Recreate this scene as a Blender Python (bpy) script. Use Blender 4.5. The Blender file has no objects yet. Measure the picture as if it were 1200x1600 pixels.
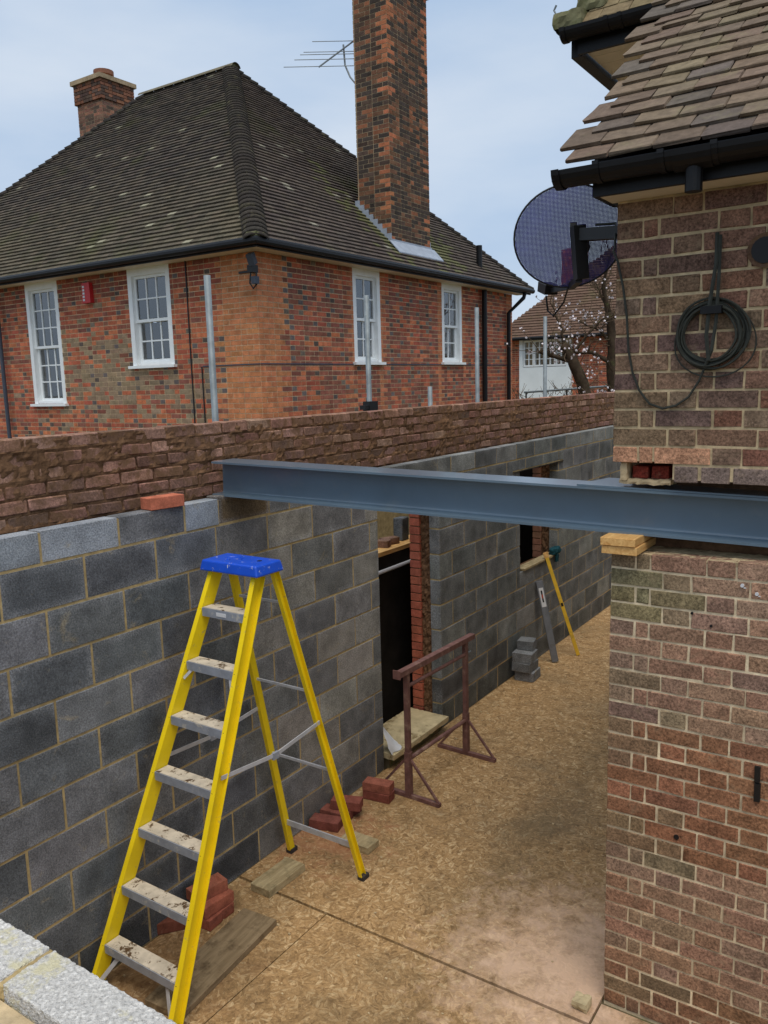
import bpy, math, random
from mathutils import Vector, Matrix, noise

# ---------------------------------------------------------------- camera, sky, sun, exposure
scene = bpy.context.scene
cam_d = bpy.data.cameras.new('camera'); cam = bpy.data.objects.new('camera', cam_d)
scene.collection.objects.link(cam); scene.camera = cam
YAW, PITCH, ROLL = 0.59192, 0.15787, -0.027022          # radians: turned left of +Y, tilted down, rolled
fw = Vector((-math.sin(YAW)*math.cos(PITCH), math.cos(YAW)*math.cos(PITCH), -math.sin(PITCH)))
rt = Vector((math.cos(YAW), math.sin(YAW), 0)); up = rt.cross(fw)
r2 = math.cos(ROLL)*rt + math.sin(ROLL)*up; u2 = -math.sin(ROLL)*rt + math.cos(ROLL)*up
m = Matrix((r2, u2, -fw)).transposed().to_4x4(); m.translation = Vector((3.4459, -5.0333, 3.0499))
cam.matrix_world = m
cam_d.sensor_fit = 'VERTICAL'; cam_d.sensor_height = 36.0; cam_d.lens = 1275.0/1600*36
cam_d.clip_start = 0.05; cam_d.clip_end = 3000

SUN_EL, SUN_ROT = math.radians(68), math.radians(140)    # high, behind the camera's right shoulder
world = bpy.data.worlds.new('World'); scene.world = world; world.use_nodes = True
wt = world.node_tree; wt.nodes.clear()
wo = wt.nodes.new('ShaderNodeOutputWorld'); bg = wt.nodes.new('ShaderNodeBackground')
sky = wt.nodes.new('ShaderNodeTexSky'); sky.sky_type = 'NISHITA'; sky.sun_disc = False
sky.sun_elevation = SUN_EL; sky.sun_rotation = SUN_ROT; sky.air_density = 1.0; sky.dust_density = 2.0
wc = wt.nodes.new('ShaderNodeTexCoord'); wm = wt.nodes.new('ShaderNodeMapping')
wm.inputs['Scale'].default_value = (1.4, 1.4, 4.5)
wn = wt.nodes.new('ShaderNodeTexNoise'); wn.inputs['Scale'].default_value = 1.9; wn.inputs['Detail'].default_value = 6; wn.inputs['Roughness'].default_value = 0.5
wr = wt.nodes.new('ShaderNodeValToRGB')
wr.color_ramp.elements[0].position = 0.34; wr.color_ramp.elements[0].color = (4.6, 6.0, 8.0, 1)
wr.color_ramp.elements[1].position = 0.70; wr.color_ramp.elements[1].color = (6.7, 7.6, 8.8, 1)
wx = wt.nodes.new('ShaderNodeMix'); wx.data_type = 'RGBA'; wx.inputs[0].default_value = 0.88   # cloud cover
wt.links.new(wc.outputs['Generated'], wm.inputs['Vector']); wt.links.new(wm.outputs[0], wn.inputs['Vector'])
wt.links.new(wn.outputs['Fac'], wr.inputs[0]); wt.links.new(sky.outputs[0], wx.inputs[6]); wt.links.new(wr.outputs[0], wx.inputs[7])
wt.links.new(wx.outputs[2], bg.inputs[0]); bg.inputs[1].default_value = 0.09
wt.links.new(bg.outputs[0], wo.inputs[0])

sun_d = bpy.data.lights.new('sun', 'SUN'); sun_d.energy = 2.0; sun_d.angle = math.radians(40); sun_d.color = (1, .91, .77)
sun = bpy.data.objects.new('sun', sun_d); scene.collection.objects.link(sun)
# sun_rotation is measured clockwise from +Y seen from above
sd = Vector((math.sin(SUN_ROT)*math.cos(SUN_EL), math.cos(SUN_ROT)*math.cos(SUN_EL), math.sin(SUN_EL)))
sun.rotation_euler = sd.to_track_quat('Z', 'Y').to_euler(); sun.location = (6, -8, 12)
vs = scene.view_settings; vs.view_transform = 'Standard'; vs.look = 'None'; vs.exposure = 0.2; vs.gamma = 1.0; vs.use_curve_mapping = False

# ---------------------------------------------------------------- helpers
R = random.Random(11)
COL = scene.collection
def lin(r, g, b, k=1.0):
    def f(c):
        c /= 255.0
        c = c/12.92 if c <= .04045 else ((c+.055)/1.055)**2.4
        return min(.9, c*k)
    return (f(r), f(g), f(b), 1.0)
def vary(c, v, h=0.0, rr=R):
    k = 1+rr.uniform(-v, v)
    return tuple(min(.9, max(.004, x*k*(1+rr.uniform(-h, h)))) for x in c[:3])+(1.0,)
def mixcol(a, b, t): return tuple(x*(1-t)+y*t for x, y in zip(a, b))

class MB:
    def __init__(s): s.v = []; s.f = []; s.c = []; s.cur = (1, 1, 1, 1)
    def face(s, idx): s.f.append(tuple(idx)); s.c.append(s.cur)
    def hexa(s, p):                    # 8 corners: bottom ring 0-3, top ring 4-7
        b = len(s.v); p = [Vector(q) for q in p]; s.v += p
        cen = sum(p, Vector())/8
        fs = [(0,3,2,1),(4,5,6,7),(0,1,5,4),(1,2,6,5),(2,3,7,6),(3,0,4,7)]
        n = (p[1]-p[0]).cross(p[5]-p[0]); flip = n.dot((p[0]+p[1]+p[5]+p[4])/4-cen) < 0
        for q in fs: s.face([b+i for i in (q[::-1] if flip else q)])
        return s
    def box(s, x0, x1, y0, y1, z0, z1):
        return s.hexa([(x0,y0,z0),(x1,y0,z0),(x1,y1,z0),(x0,y1,z0),(x0,y0,z1),(x1,y0,z1),(x1,y1,z1),(x0,y1,z1)])
    def tbox(s, T, u0, u1, w0, w1, z0, z1):
        return s.hexa([T(u0,w0,z0),T(u1,w0,z0),T(u1,w1,z0),T(u0,w1,z0),T(u0,w0,z1),T(u1,w0,z1),T(u1,w1,z1),T(u0,w1,z1)])
    def obox(s, c, ax, ay, az):        # oriented box: centre and three half-axis vectors
        c, ax, ay, az = map(Vector, (c, ax, ay, az))
        return s.hexa([c-ax-ay-az, c+ax-ay-az, c+ax+ay-az, c-ax+ay-az, c-ax-ay+az, c+ax-ay+az, c+ax+ay+az, c-ax+ay+az])
    def bar(s, a, b, w, h, upv=(0,0,1)):
        a, b = Vector(a), Vector(b); d = (b-a); n = d.normalized(); sx = n.cross(Vector(upv)).normalized(); sy = sx.cross(n)
        return s.obox((a+b)/2, d/2, sx*w/2, sy*h/2)
    def tube(s, pts, r, n=8, cap=True):
        pts = [Vector(p) for p in pts]; rs = r if isinstance(r, (list, tuple)) else [r]*len(pts)
        b0 = len(s.v); prev = None
        for i, p in enumerate(pts):
            t = (pts[min(i+1, len(pts)-1)]-pts[max(i-1, 0)]).normalized()
            if prev is None:
                a = t.orthogonal().normalized()
            else:
                a = (prev-t*prev.dot(t)).normalized()
            prev = a; bb = t.cross(a)
            for k in range(n):
                th = 2*math.pi*k/n; s.v.append(p+(a*math.cos(th)+bb*math.sin(th))*rs[i])
        for i in range(len(pts)-1):
            for k in range(n):
                q = b0+i*n; s.face((q+k, q+(k+1) % n, q+n+(k+1) % n, q+n+k))
        if cap:
            s.face([b0+k for k in range(n)][::-1]); q = b0+(len(pts)-1)*n; s.face([q+k for k in range(n)])
        return s
    def prism(s, poly, d):             # closed polygon (3D points) pushed along d
        b = len(s.v); n = len(poly); d = Vector(d)
        s.v += [Vector(p) for p in poly]+[Vector(p)+d for p in poly]
        s.face([b+i for i in range(n)][::-1]); s.face([b+n+i for i in range(n)])
        for i in range(n): s.face((b+i, b+(i+1) % n, b+n+(i+1) % n, b+n+i))
        return s
    def strip(s, rows):                # grid of points, open surface
        b = len(s.v); w = len(rows[0])
        for r in rows: s.v += [Vector(p) for p in r]
        for i in range(len(rows)-1):
            for k in range(w-1):
                q = b+i*w+k; s.face((q, q+1, q+w+1, q+w))
        return s
    def mesh(s, name, off=Vector((0,0,0)), smooth=False, col=False):
        me = bpy.data.meshes.new(name); me.from_pydata([tuple(v-off) for v in s.v], [], s.f)
        if col:
            at = me.color_attributes.new('Col', 'FLOAT_COLOR', 'CORNER'); buf = []
            for f, c in zip(s.f, s.c): buf += list(c)*len(f)
            at.data.foreach_set('color', buf)
        if smooth: me.polygons.foreach_set('use_smooth', [True]*len(me.polygons))
        me.update(); return me

WL = {}
def wl(o): return WL.get(o.name, Vector((0,0,0))) if o else Vector((0,0,0))
def link(o, parent, wpos):
    COL.objects.link(o)
    if parent: o.parent = parent
    o.location = Vector(wpos)-wl(parent); WL[o.name] = Vector(wpos)
def thing(name, label, cat, loc, group=None):
    o = bpy.data.objects.new(name, None); o.empty_display_size = .1; link(o, None, loc)
    o['label'] = label; o['category'] = cat
    if group: o['group'] = group
    return o
def put(name, mb, mat, parent=None, smooth=False, col=False, kind=None, origin=None):
    org = Vector(origin) if origin is not None else (wl(parent) if parent else (sum(mb.v, Vector())/len(mb.v)))
    if not parent and origin is None: org.z = min(v.z for v in mb.v)
    o = bpy.data.objects.new(name, mb.mesh(name, org, smooth, col)); link(o, parent, org)
    o.data.materials.append(mat)
    if kind: o['kind'] = kind
    return o
def tag(o, label, cat, group=None):
    o['label'] = label; o['category'] = cat
    if group: o['group'] = group
    return o
def inst(name, me, mat, parent, wpos, rot=None, color=None):
    o = bpy.data.objects.new(name, me); link(o, parent, wpos)
    if not me.materials: me.materials.append(mat)
    if rot: o.rotation_euler = rot
    if color: o.color = color
    return o
_cache = {}
def chamfer(sx, sy, sz, b, jit, seed, matname):
    key = (round(sx, 3), round(sy, 3), round(sz, 3), b, jit, seed, matname)
    if key in _cache: return _cache[key]
    rr = random.Random(seed*977+int(sx*1e4)+int(sy*3e4)); h = (sx/2, sy/2, sz/2); vs_ = {}; V = []; F = []
    for cx in (-1, 1):
        for cy in (-1, 1):
            for cz in (-1, 1):
                bb = b*rr.uniform(.6, 1.5)
                for ax in range(3):
                    p = [cx*h[0], cy*h[1], cz*h[2]]
                    for k in range(3):
                        if k != ax: p[k] -= (cx, cy, cz)[k]*bb
                    for k in range(3): p[k] += rr.uniform(-jit, jit)
                    vs_[(cx, cy, cz, ax)] = len(V); V.append(p)
    def q(keys):
        pts = [Vector(V[vs_[k]]) for k in keys]; n = (pts[1]-pts[0]).cross(pts[2]-pts[0]); c = sum(pts, Vector())/len(pts)
        ids = [vs_[k] for k in keys]; F.append(ids if n.dot(c) > 0 else ids[::-1])
    for ax in range(3):
        o1, o2 = [k for k in range(3) if k != ax]
        for sg in (-1, 1):
            ks = []
            for a_, b_ in ((-1,-1),(1,-1),(1,1),(-1,1)):
                c = [0,0,0]; c[ax] = sg; c[o1] = a_; c[o2] = b_; ks.append((c[0],c[1],c[2],ax))
            q(ks)
        for a_ in (-1, 1):
            for b_ in (-1, 1):
                c = [0,0,0]; c[o1] = a_; c[o2] = b_
                c0 = list(c); c0[ax] = -1; c1 = list(c); c1[ax] = 1
                q([(*c0,o1),(*c1,o1),(*c1,o2),(*c0,o2)])
    for cx in (-1,1):
        for cy in (-1,1):
            for cz in (-1,1): q([(cx,cy,cz,0),(cx,cy,cz,1),(cx,cy,cz,2)])
    me = bpy.data.meshes.new(matname+'_piece'); me.from_pydata(V, [], F); me.update(); me.materials.append(MAT[matname])
    _cache[key] = me; return me
def rects_minus(u0, u1, z0, z1, ops):
    us = sorted({u0, u1, *[min(max(o[i], u0), u1) for o in ops for i in (0, 1)]})
    zs = sorted({z0, z1, *[min(max(o[i], z0), z1) for o in ops for i in (2, 3)]})
    out = []
    for i in range(len(us)-1):
        for j in range(len(zs)-1):
            cu, cz = (us[i]+us[i+1])/2, (zs[j]+zs[j+1])/2
            if us[i+1]-us[i] > 1e-4 and zs[j+1]-zs[j] > 1e-4 and not any(o[0] < cu < o[1] and o[2] < cz < o[3] for o in ops):
                out.append((us[i], us[i+1], zs[j], zs[j+1]))
    return out
def clip_piece(u0, u1, z0, z1, ops, gap=.005, mn=.03):
    ps = [(u0, u1, z0, z1)]
    for o in ops:
        nx = []
        for a, b, c, d in ps:
            if b <= o[0]+1e-4 or a >= o[1]-1e-4 or d <= o[2]+1e-4 or c >= o[3]-1e-4: nx.append((a, b, c, d)); continue
            if o[0]-a > mn: nx.append((a, o[0]-0, c, d))
            if b-o[1] > mn: nx.append((o[1], b, c, d))
            a2, b2 = max(a, o[0]), min(b, o[1])
            if b2-a2 > mn:
                if o[2]-c > mn: nx.append((a2, b2, c, o[2]))
                if d-o[3] > mn: nx.append((a2, b2, o[3]+gap, d))
        ps = nx
    return ps

# ---------------------------------------------------------------- materials
MAT = {}
class NT:
    def __init__(s, name, rough=.85, spec=.3):
        s.m = bpy.data.materials.new(name); s.m.use_nodes = True; s.t = s.m.node_tree; s.t.nodes.clear()
        s.o = s.n('ShaderNodeOutputMaterial'); s.b = s.n('ShaderNodeBsdfPrincipled'); s.l(s.b.outputs[0], s.o.inputs[0])
        s.b.inputs['Roughness'].default_value = rough; s.b.inputs['Specular IOR Level'].default_value = spec
        s.tc = s.n('ShaderNodeTexCoord'); MAT[name] = s.m; s._vec = None
    def n(s, t): return s.t.nodes.new(t)
    def l(s, a, b): s.t.links.new(a, b)
    def set(s, sock, v):
        if hasattr(v, 'is_linked') or hasattr(v, 'links'): s.l(v, sock)
        else: sock.default_value = v
    def obj(s, rnd=True):              # object coordinates, shifted per object so that copies differ
        if s._vec: return s._vec
        v = s.tc.outputs['Object']
        if rnd:
            oi = s.n('ShaderNodeObjectInfo'); k = s.n('ShaderNodeMath'); k.operation = 'MULTIPLY'; k.inputs[1].default_value = 37.0
            s.l(oi.outputs['Random'], k.inputs[0]); a = s.n('ShaderNodeVectorMath'); a.operation = 'ADD'
            s.l(v, a.inputs[0]); s.l(k.outputs[0], a.inputs[1]); v = a.outputs[0]
        s._vec = v; return v
    def geo(s): return s.n('ShaderNodeNewGeometry').outputs['Position']
    def scale(s, vec, sc, rot=(0,0,0)):
        mp = s.n('ShaderNodeMapping'); mp.inputs['Scale'].default_value = sc; mp.inputs['Rotation'].default_value = rot
        s.l(vec, mp.inputs[0]); return mp.outputs[0]
    def noise(s, vec, sc, det=4, rough=.6, dist=0):
        t = s.n('ShaderNodeTexNoise'); t.inputs['Scale'].default_value = sc; t.inputs['Detail'].default_value = det
        t.inputs['Roughness'].default_value = rough; t.inputs['Distortion'].default_value = dist; s.l(vec, t.inputs['Vector']); return t.outputs['Fac']
    def vor(s, vec, sc, feat='F1', out='Distance', rnd=1.0):
        t = s.n('ShaderNodeTexVoronoi'); t.feature = feat; t.inputs['Scale'].default_value = sc; t.inputs['Randomness'].default_value = rnd
        s.l(vec, t.inputs['Vector']); return t.outputs[out]
    def ramp(s, fac, stops):
        t = s.n('ShaderNodeValToRGB'); e = t.color_ramp.elements
        while len(e) < len(stops): e.new(.5)
        for el, (p, c) in zip(e, stops):
            el.position = p; el.color = c if isinstance(c, (tuple, list)) else (c, c, c, 1)
        s.l(fac, t.inputs[0]); return t.outputs[0]
    def mix(s, fac, a, b, mode='MIX'):
        t = s.n('ShaderNodeMix'); t.data_type = 'RGBA'; t.blend_type = mode
        s.set(t.inputs[0], fac); s.set(t.inputs[6], a); s.set(t.inputs[7], b); return t.outputs[2]
    def math(s, op, a, b=0.0, clamp=False):
        t = s.n('ShaderNodeMath'); t.operation = op; t.use_clamp = clamp; s.set(t.inputs[0], a); s.set(t.inputs[1], b); return t.outputs[0]
    def ocol(s): return s.n('ShaderNodeObjectInfo').outputs['Color']
    def acol(s):
        t = s.n('ShaderNodeAttribute'); t.attribute_name = 'Col'; return t.outputs['Color']
    def bump(s, h, st=.4, d=.01, prev=None):
        t = s.n('ShaderNodeBump'); t.inputs['Strength'].default_value = st; t.inputs['Distance'].default_value = d; s.l(h, t.inputs['Height'])
        if prev is not None: s.l(prev, t.inputs['Normal'])
        s.l(t.outputs[0], s.b.inputs['Normal']); return t.outputs[0]
    def color(s, c): s.set(s.b.inputs['Base Color'], c); return s
    def rough(s, v): s.set(s.b.inputs['Roughness'], v); return s

def brickmat(name, src, speck=.5, smear=None, smear_amt=(.58, .72), bump=.5, geo=False, grain=1.0):
    k = NT(name, .92, .15); v = k.geo() if geo else k.obj(); c = k.ocol() if src == 'o' else k.acol()
    n1 = k.noise(v, 14*grain, 5, .65); c = k.mix(1.0, c, k.ramp(n1, [(.25, .62), (.5, 1.0), (.75, 1.38)]), 'MULTIPLY')
    n2 = k.noise(v, 90*grain, 4, .8); c = k.mix(speck, c, k.ramp(n2, [(.35, .35), (.5, 1.0), (.66, 1.7)]), 'MULTIPLY')
    if smear: c = k.mix(k.ramp(k.noise(v, 9*grain, 6, .7, .6), [(smear_amt[0], 0.0), (smear_amt[1], .8)]), c, smear)
    k.color(c); k.bump(k.math('ADD', k.math('MULTIPLY', n1, 1.2), k.math('MULTIPLY', n2, .6)), bump, .006); return k
brickmat('house_brick', 'o', .9, lin(146,126,102,1.2), (.56, .8), .35)
brickmat('rough_brick', 'o', .6, lin(100,76,54,1.4), (.44, .6), .7, grain=.8)
brickmat('new_brick', 'o', .25, lin(150,112,92,1.2), (.6, .85), .15)
brickmat('far_brick', 'a', .3, None, bump=.3, geo=True, grain=.6)

def mortarmat(name, c, v=.3, sc=20):
    k = NT(name, .95, .1); p = k.geo(); n1 = k.noise(p, sc, 5, .7); n2 = k.noise(p, 2.2, 3, .6)
    cc = k.mix(1.0, c, k.ramp(n1, [(.3, 1-v), (.7, 1+v)]), 'MULTIPLY'); cc = k.mix(1.0, cc, k.ramp(n2, [(.3, .75), (.7, 1.2)]), 'MULTIPLY')
    k.color(cc); k.bump(n1, .6, .008)
mortarmat('block_mortar', lin(146,128,92,1.5)); mortarmat('house_mortar', lin(166,148,118,1.4))
mortarmat('rough_mortar', lin(98,74,55,1.4), .45, 26); mortarmat('far_mortar', lin(178,156,126,1.35)); mortarmat('pier_mortar', lin(186,171,144,1.5)); mortarmat('soot_mortar', lin(156,138,112,1.2))

# dense concrete block: dark where damp, paler toward some edges where it has dried
k = NT('concrete_block', .93, .15); v = k.obj(); n1 = k.noise(v, 5, 4, .6); n2 = k.noise(v, 120, 3, .75); n3 = k.noise(v, 2.4, 2, .5)
sp = k.n('ShaderNodeSeparateXYZ'); k.l(k.tc.outputs['Generated'], sp.inputs[0])
def edge(k, s, wd):
    d = k.math('MINIMUM', s, k.math('SUBTRACT', 1.0, s)); return k.math('DIVIDE', d, wd, True)
e = k.math('MULTIPLY', edge(k, sp.outputs[1], .09), edge(k, sp.outputs[2], .2))
e = k.math('SUBTRACT', 1.0, e); e = k.math('MULTIPLY', e, k.ramp(n3, [(.38, 0.0), (.62, 1.0)]))
e = k.math('MULTIPLY', e, k.ramp(n2, [(.3, .3), (.6, 1.0)]))
c = k.ocol(); c = k.mix(k.math('MULTIPLY', e, .6), c, lin(128,130,134,1.35))
c = k.mix(k.ramp(k.noise(v, 7, 6, .75, .5), [(.60, 0.0), (.72, .55)]), c, lin(150,138,112,1.2))
c = k.mix(1.0, c, k.ramp(n1, [(.3, .66), (.7, 1.36)]), 'MULTIPLY'); c = k.mix(.7, c, k.ramp(n2, [(.3, .35), (.5, 1.0), (.7, 1.75)]), 'MULTIPLY')
k.color(c); k.bump(n2, .55, .006)
# pale dry block with open aggregate
k = NT('dry_block', .95, .1); v = k.geo(); n2 = k.noise(v, 130, 4, .75); n1 = k.noise(v, 18, 4, .6)
vr = k.vor(v, 110); c = k.ocol(); c = k.mix(.8, c, k.ramp(n2, [(.32, .5), (.5, 1.0), (.7, 1.35)]), 'MULTIPLY')
c = k.mix(.6, c, k.ramp(vr, [(.0, 1.25), (.6, .7)]), 'MULTIPLY')
c = k.mix(k.ramp(k.noise(v, 9, 5, .7), [(.54, 0.0), (.62, .8)]), c, lin(196,188,152,1.25))
k.color(c); k.bump(n2, .9, .01)
# OSB sheet: each flake has its own grain direction
k = NT('osb', .8, .25); v = k.obj(); p = k.geo()
cell = k.vor(k.scale(v, (1, 1, 1)), 24, out='Color'); sp = k.n('ShaderNodeSeparateColor'); k.l(cell, sp.inputs[0])
vr = k.n('ShaderNodeVectorRotate'); vr.rotation_type = 'Z_AXIS'; k.l(v, vr.inputs['Vector']); k.l(k.math('MULTIPLY', sp.outputs[0], 3.1), vr.inputs['Angle'])
gr = k.noise(k.scale(vr.outputs[0], (13, 100, 13)), 1.0, 4, .75); fl = k.vor(k.scale(vr.outputs[0], (19, 78, 19)), 1.0, out='Color')
sp2 = k.n('ShaderNodeSeparateColor'); k.l(fl, sp2.inputs[0])
tone = k.math('ADD', k.math('MULTIPLY', gr, .55), k.math('ADD', k.math('MULTIPLY', sp2.outputs[0], .4), k.math('MULTIPLY', sp.outputs[1], .2)))
c = k.ramp(tone, [(.2, lin(112,86,56,1.1)), (.45, lin(148,118,80,1.2)), (.65, lin(164,132,92,1.2)), (.9, lin(200,174,134,1.15))])
d1 = k.noise(p, 1.1, 5, .65, .4); c = k.mix(k.ramp(d1, [(.46, 0.0), (.68, .6)]), c, lin(112,95,68,1.15))
trk = k.n('ShaderNodeSeparateXYZ'); k.l(p, trk.inputs[0]); tx_ = k.math('ABSOLUTE', k.math('SUBTRACT', trk.outputs[0], k.math('ADD', 1.45, k.math('MULTIPLY', trk.outputs[1], -.06))))
c = k.mix(k.math('MULTIPLY', k.ramp(k.math('ADD', tx_, k.math('MULTIPLY', k.noise(p, 5.5, 8, .85, .6), 1.5)), [(.72, .85), (1.15, 0.0)]), .38), c, lin(98,84,60,1.05))
d2 = k.noise(p, 7, 6, .75, .3); c = k.mix(k.ramp(d2, [(.52, 0.0), (.7, .65)]), c, lin(104,80,54,1.1))
d3 = k.noise(p, 45, 5, .8); c = k.mix(.9, c, k.ramp(d3, [(.3, .5), (.5, 1.0), (.72, 1.3)]), 'MULTIPLY')
d4 = k.noise(k.scale(vr.outputs[0], (34, 150, 34)), 1.0, 3, .8); c = k.mix(k.ramp(d4, [(.62, 0.0), (.70, .6)]), c, lin(84,62,40,1.1)); c = k.mix(k.ramp(d4, [(.28, .55), (.36, 0.0)]), c, lin(220,192,150,1.2))
sx = k.n('ShaderNodeSeparateXYZ'); k.l(p, sx.inputs[0])
def blob(k, x, y, r, p, nz):           # spilt dust: a patch with a ragged outline
    d = k.n('ShaderNodeVectorMath'); d.operation = 'DISTANCE'; k.l(p, d.inputs[0]); d.inputs[1].default_value = (x, y, 0)
    return k.ramp(k.math('SUBTRACT', k.math('ADD', d.outputs['Value'], k.math('MULTIPLY', nz, 1.9)), .95), [(r*.15, 1.0), (r*.9, 0.0)])
c = k.mix(k.math('MULTIPLY', blob(k, 2.1, -1.35, .95, p, d2), .7), c, lin(204,174,152,1.15))
c = k.mix(k.math('MULTIPLY', blob(k, .15, -1.0, .55, p, d2), .5), c, lin(150,96,70,1.2))
c = k.mix(k.math('MULTIPLY', blob(k, .25, -2.55, .7, p, d2), .55), c, lin(86,58,38,1.1))
c = k.mix(k.math('MULTIPLY', blob(k, 1.9, -2.9, .9, p, d2), .4), c, lin(172,128,88,1.2))
k.color(c); k.bump(k.math('ADD', tone, d3), .45, .005); k.rough(k.ramp(d1, [(.4, .85), (.65, .6)]))

def plain(name, c, rough=.5, spec=.4, metal=0, var=.15, sc=12, dirt=None, damt=(.55, .75), bump=0, geo=False, dsc=9):
    k = NT(name, rough, spec); k.b.inputs['Metallic'].default_value = metal; v = k.geo() if geo else k.obj()
    n1 = k.noise(v, sc, 4, .6); cc = k.mix(1.0, c, k.ramp(n1, [(.3, 1-var), (.7, 1+var)]), 'MULTIPLY')
    if dirt: cc = k.mix(k.ramp(k.noise(v, dsc, 6, .75, .3), [(damt[0], 0.0), (damt[1], 1.0)]), cc, dirt)
    k.color(cc)
    if bump: k.bump(n1, bump, .004)
    return k
plain('yellow_paint', lin(224,196,22,1.2), .4, .45, 0, .1, 5, lin(172,160,110,1.0), (.6, .72), dsc=22)
plain('blue_plastic', lin(22,70,178,1.35), .35, .5, 0, .1, 8, lin(210,215,225,1.1), (.62, .66), dsc=40)
plain('tread_metal', lin(146,152,164,1.1), .45, .5, .15, .15, 20, lin(190,186,178,1.1), (.56, .66), dsc=16)
plain('tread_top', lin(176,166,150,1.2), .8, .2, .0, .2, 14, lin(84,64,44,1.0), (.54, .60), .3, dsc=17)
plain('aluminium', lin(186,188,194,1.1), .4, .5, .25, .12, 20)
plain('beam_paint', lin(82,100,114,1.35), .3, .6, 0, .1, 3, lin(104,112,116,1.25), (.55, .95), geo=True, dsc=7)
MAT['beam_paint'].node_tree.nodes['Principled BSDF'].inputs['Coat Weight'].default_value = .8; MAT['beam_paint'].node_tree.nodes['Principled BSDF'].inputs['Coat Roughness'].default_value = .22
plain('red_oxide', lin(104,74,69,1.25), .7, .3, 0, .3, 18, lin(150,128,112,1.1), (.55, .75), .3)
plain('white_paint', lin(226,230,234,1.15), .45, .4, 0, .04, 8)
plain('cream_soffit', lin(206,196,178,1.2), .6, .3, 0, .06, 8)
plain('black_plastic', lin(22,22,24,1.0), .42, .25, 0, .25, 9, lin(60,60,58,1.0), (.66, .86))
plain('dark_pipe', lin(62,68,80,1.1), .5, .4, 0, .15, 6)
plain('dark_metal', lin(20,20,22,1.0), .5, .5, 0, .2, 20)
plain('galvanised', lin(124,133,138,1.0), .55, .4, .2, .25, 9, lin(196,200,198,1.0), (.64, .72), dsc=18)
plain('lead', lin(150,158,170,1.15), .6, .4, .2, .15, 9)
plain('rubber', lin(60,56,56,1.0), .8, .2)
plain('red_plastic', lin(178,40,44,1.3), .45, .4, 0, .08)
plain('cable', lin(52,54,48,1.0), .6, .3, 0, .3, 20)
plain('curtain', lin(206,206,202,1.1), .9, .1, 0, .12, 5)
plain('render_white', lin(222,228,238,1.15), .7, .2, 0, .05, 2, geo=True)
plain('cloth', lin(28,62,70,1.3), .95, .1, 0, .35, 20)
plain('bark', lin(62,52,42,1.1), .95, .1, 0, .4, 12, lin(92,98,60,1.0), (.55, .75), .5)
plain('twig', lin(96,82,66,1.0), .95, .1, 0, .3, 12)
plain('blossom', lin(220,212,216,1.05), .8, .2, 0, .06, 4)
plain('void_sheet', lin(40,36,33,1.0), .9, .1, 0, .3, 6)
plain('ground_soil', lin(96,86,66,1.2), .95, .1, 0, .35, 2, lin(74,88,48,1.1), (.5, .65), .4, geo=True)
plain('slab_concrete', lin(170,156,124,1.25), .9, .15, 0, .2, 9, lin(112,94,62,1.1), (.54, .68), .3, dsc=6)
plain('moss_stone', lin(112,110,84,1.2), .95, .1, 0, .35, 14, lin(86,92,52,1.1), (.5, .7), .6)
plain('print_white', lin(214,216,220,1.0), .5, .3, 0, .04)
plain('print_black', lin(30,28,30,1.0), .5, .3, 0, .1)
plain('print_red', lin(170,70,50,1.1), .5, .3, 0, .1)
plain('level_grey', lin(120,124,132,1.1), .42, .5, .3, .12, 14, lin(90,84,74,1.0), (.6, .8))
plain('level_yellow', lin(206,168,52,1.25), .5, .4, 0, .15, 12, lin(150,128,84,1.0), (.56, .75))
def wood(name, c0, c1, sc=(60, 5, 60), dirt=None):
    k = NT(name, .8, .2); v = k.obj(); g = k.noise(k.scale(v, sc), 1.0, 5, .65, .5)
    c = k.ramp(g, [(.3, c0), (.7, c1)])
    if dirt: c = k.mix(k.ramp(k.noise(v, 9, 5, .7), [(.5, 0.0), (.68, .8)]), c, dirt)
    k.color(c); k.bump(g, .3, .004)
wood('fresh_timber', lin(176,128,72,1.25), lin(214,176,116,1.25), (50, 6, 50))
wood('grey_timber', lin(130,114,84,1.2), lin(172,156,122,1.25), (45, 5, 45), lin(116,106,80,1.1))
wood('old_plank', lin(104,88,66,1.2), lin(138,120,94,1.2), (40, 4, 40), lin(66,52,36,1.1))
def tilemat(name, src, moss, mamt, lich):
    k = NT(name, .92, .15); p = k.geo(); c = k.ocol() if src == 'o' else k.acol()
    n1 = k.noise(p, 22, 5, .7); c = k.mix(1.0, c, k.ramp(n1, [(.3, .72), (.7, 1.28)]), 'MULTIPLY')
    c = k.mix(k.ramp(k.noise(p, mamt[2], 6, .7), [(mamt[0], 0.0), (mamt[1], .75)]), c, moss)
    c = k.mix(k.ramp(k.noise(p, 55, 4, .8), [(.76, 0.0), (.84, .6)]), c, lich)
    k.color(c); k.bump(n1, .6, .008)
tilemat('near_tile', 'o', lin(118,112,84,1.2), (.56, .8, 5), lin(172,170,158,1.1))
tilemat('far_tile', 'a', lin(84,88,52,1.1), (.55, .75, .7), lin(178,178,158,1.0))
# window glass: clear pane that mirrors the sky at a glance
k = NT('glass', .03, .5); tr = k.n('ShaderNodeBsdfTransparent'); gl = k.n('ShaderNodeBsdfGlossy'); gl.inputs['Roughness'].default_value = .03
fr = k.n('ShaderNodeFresnel'); fr.inputs[0].default_value = 1.6; mx = k.n('ShaderNodeMixShader'); tr.inputs[0].default_value = (.82, .86, .88, 1)
k.l(k.math('ADD', fr.outputs[0], .14, True), mx.inputs[0]); k.l(tr.outputs[0], mx.inputs[1]); k.l(gl.outputs[0], mx.inputs[2]); k.l(mx.outputs[0], k.o.inputs[0])

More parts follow.
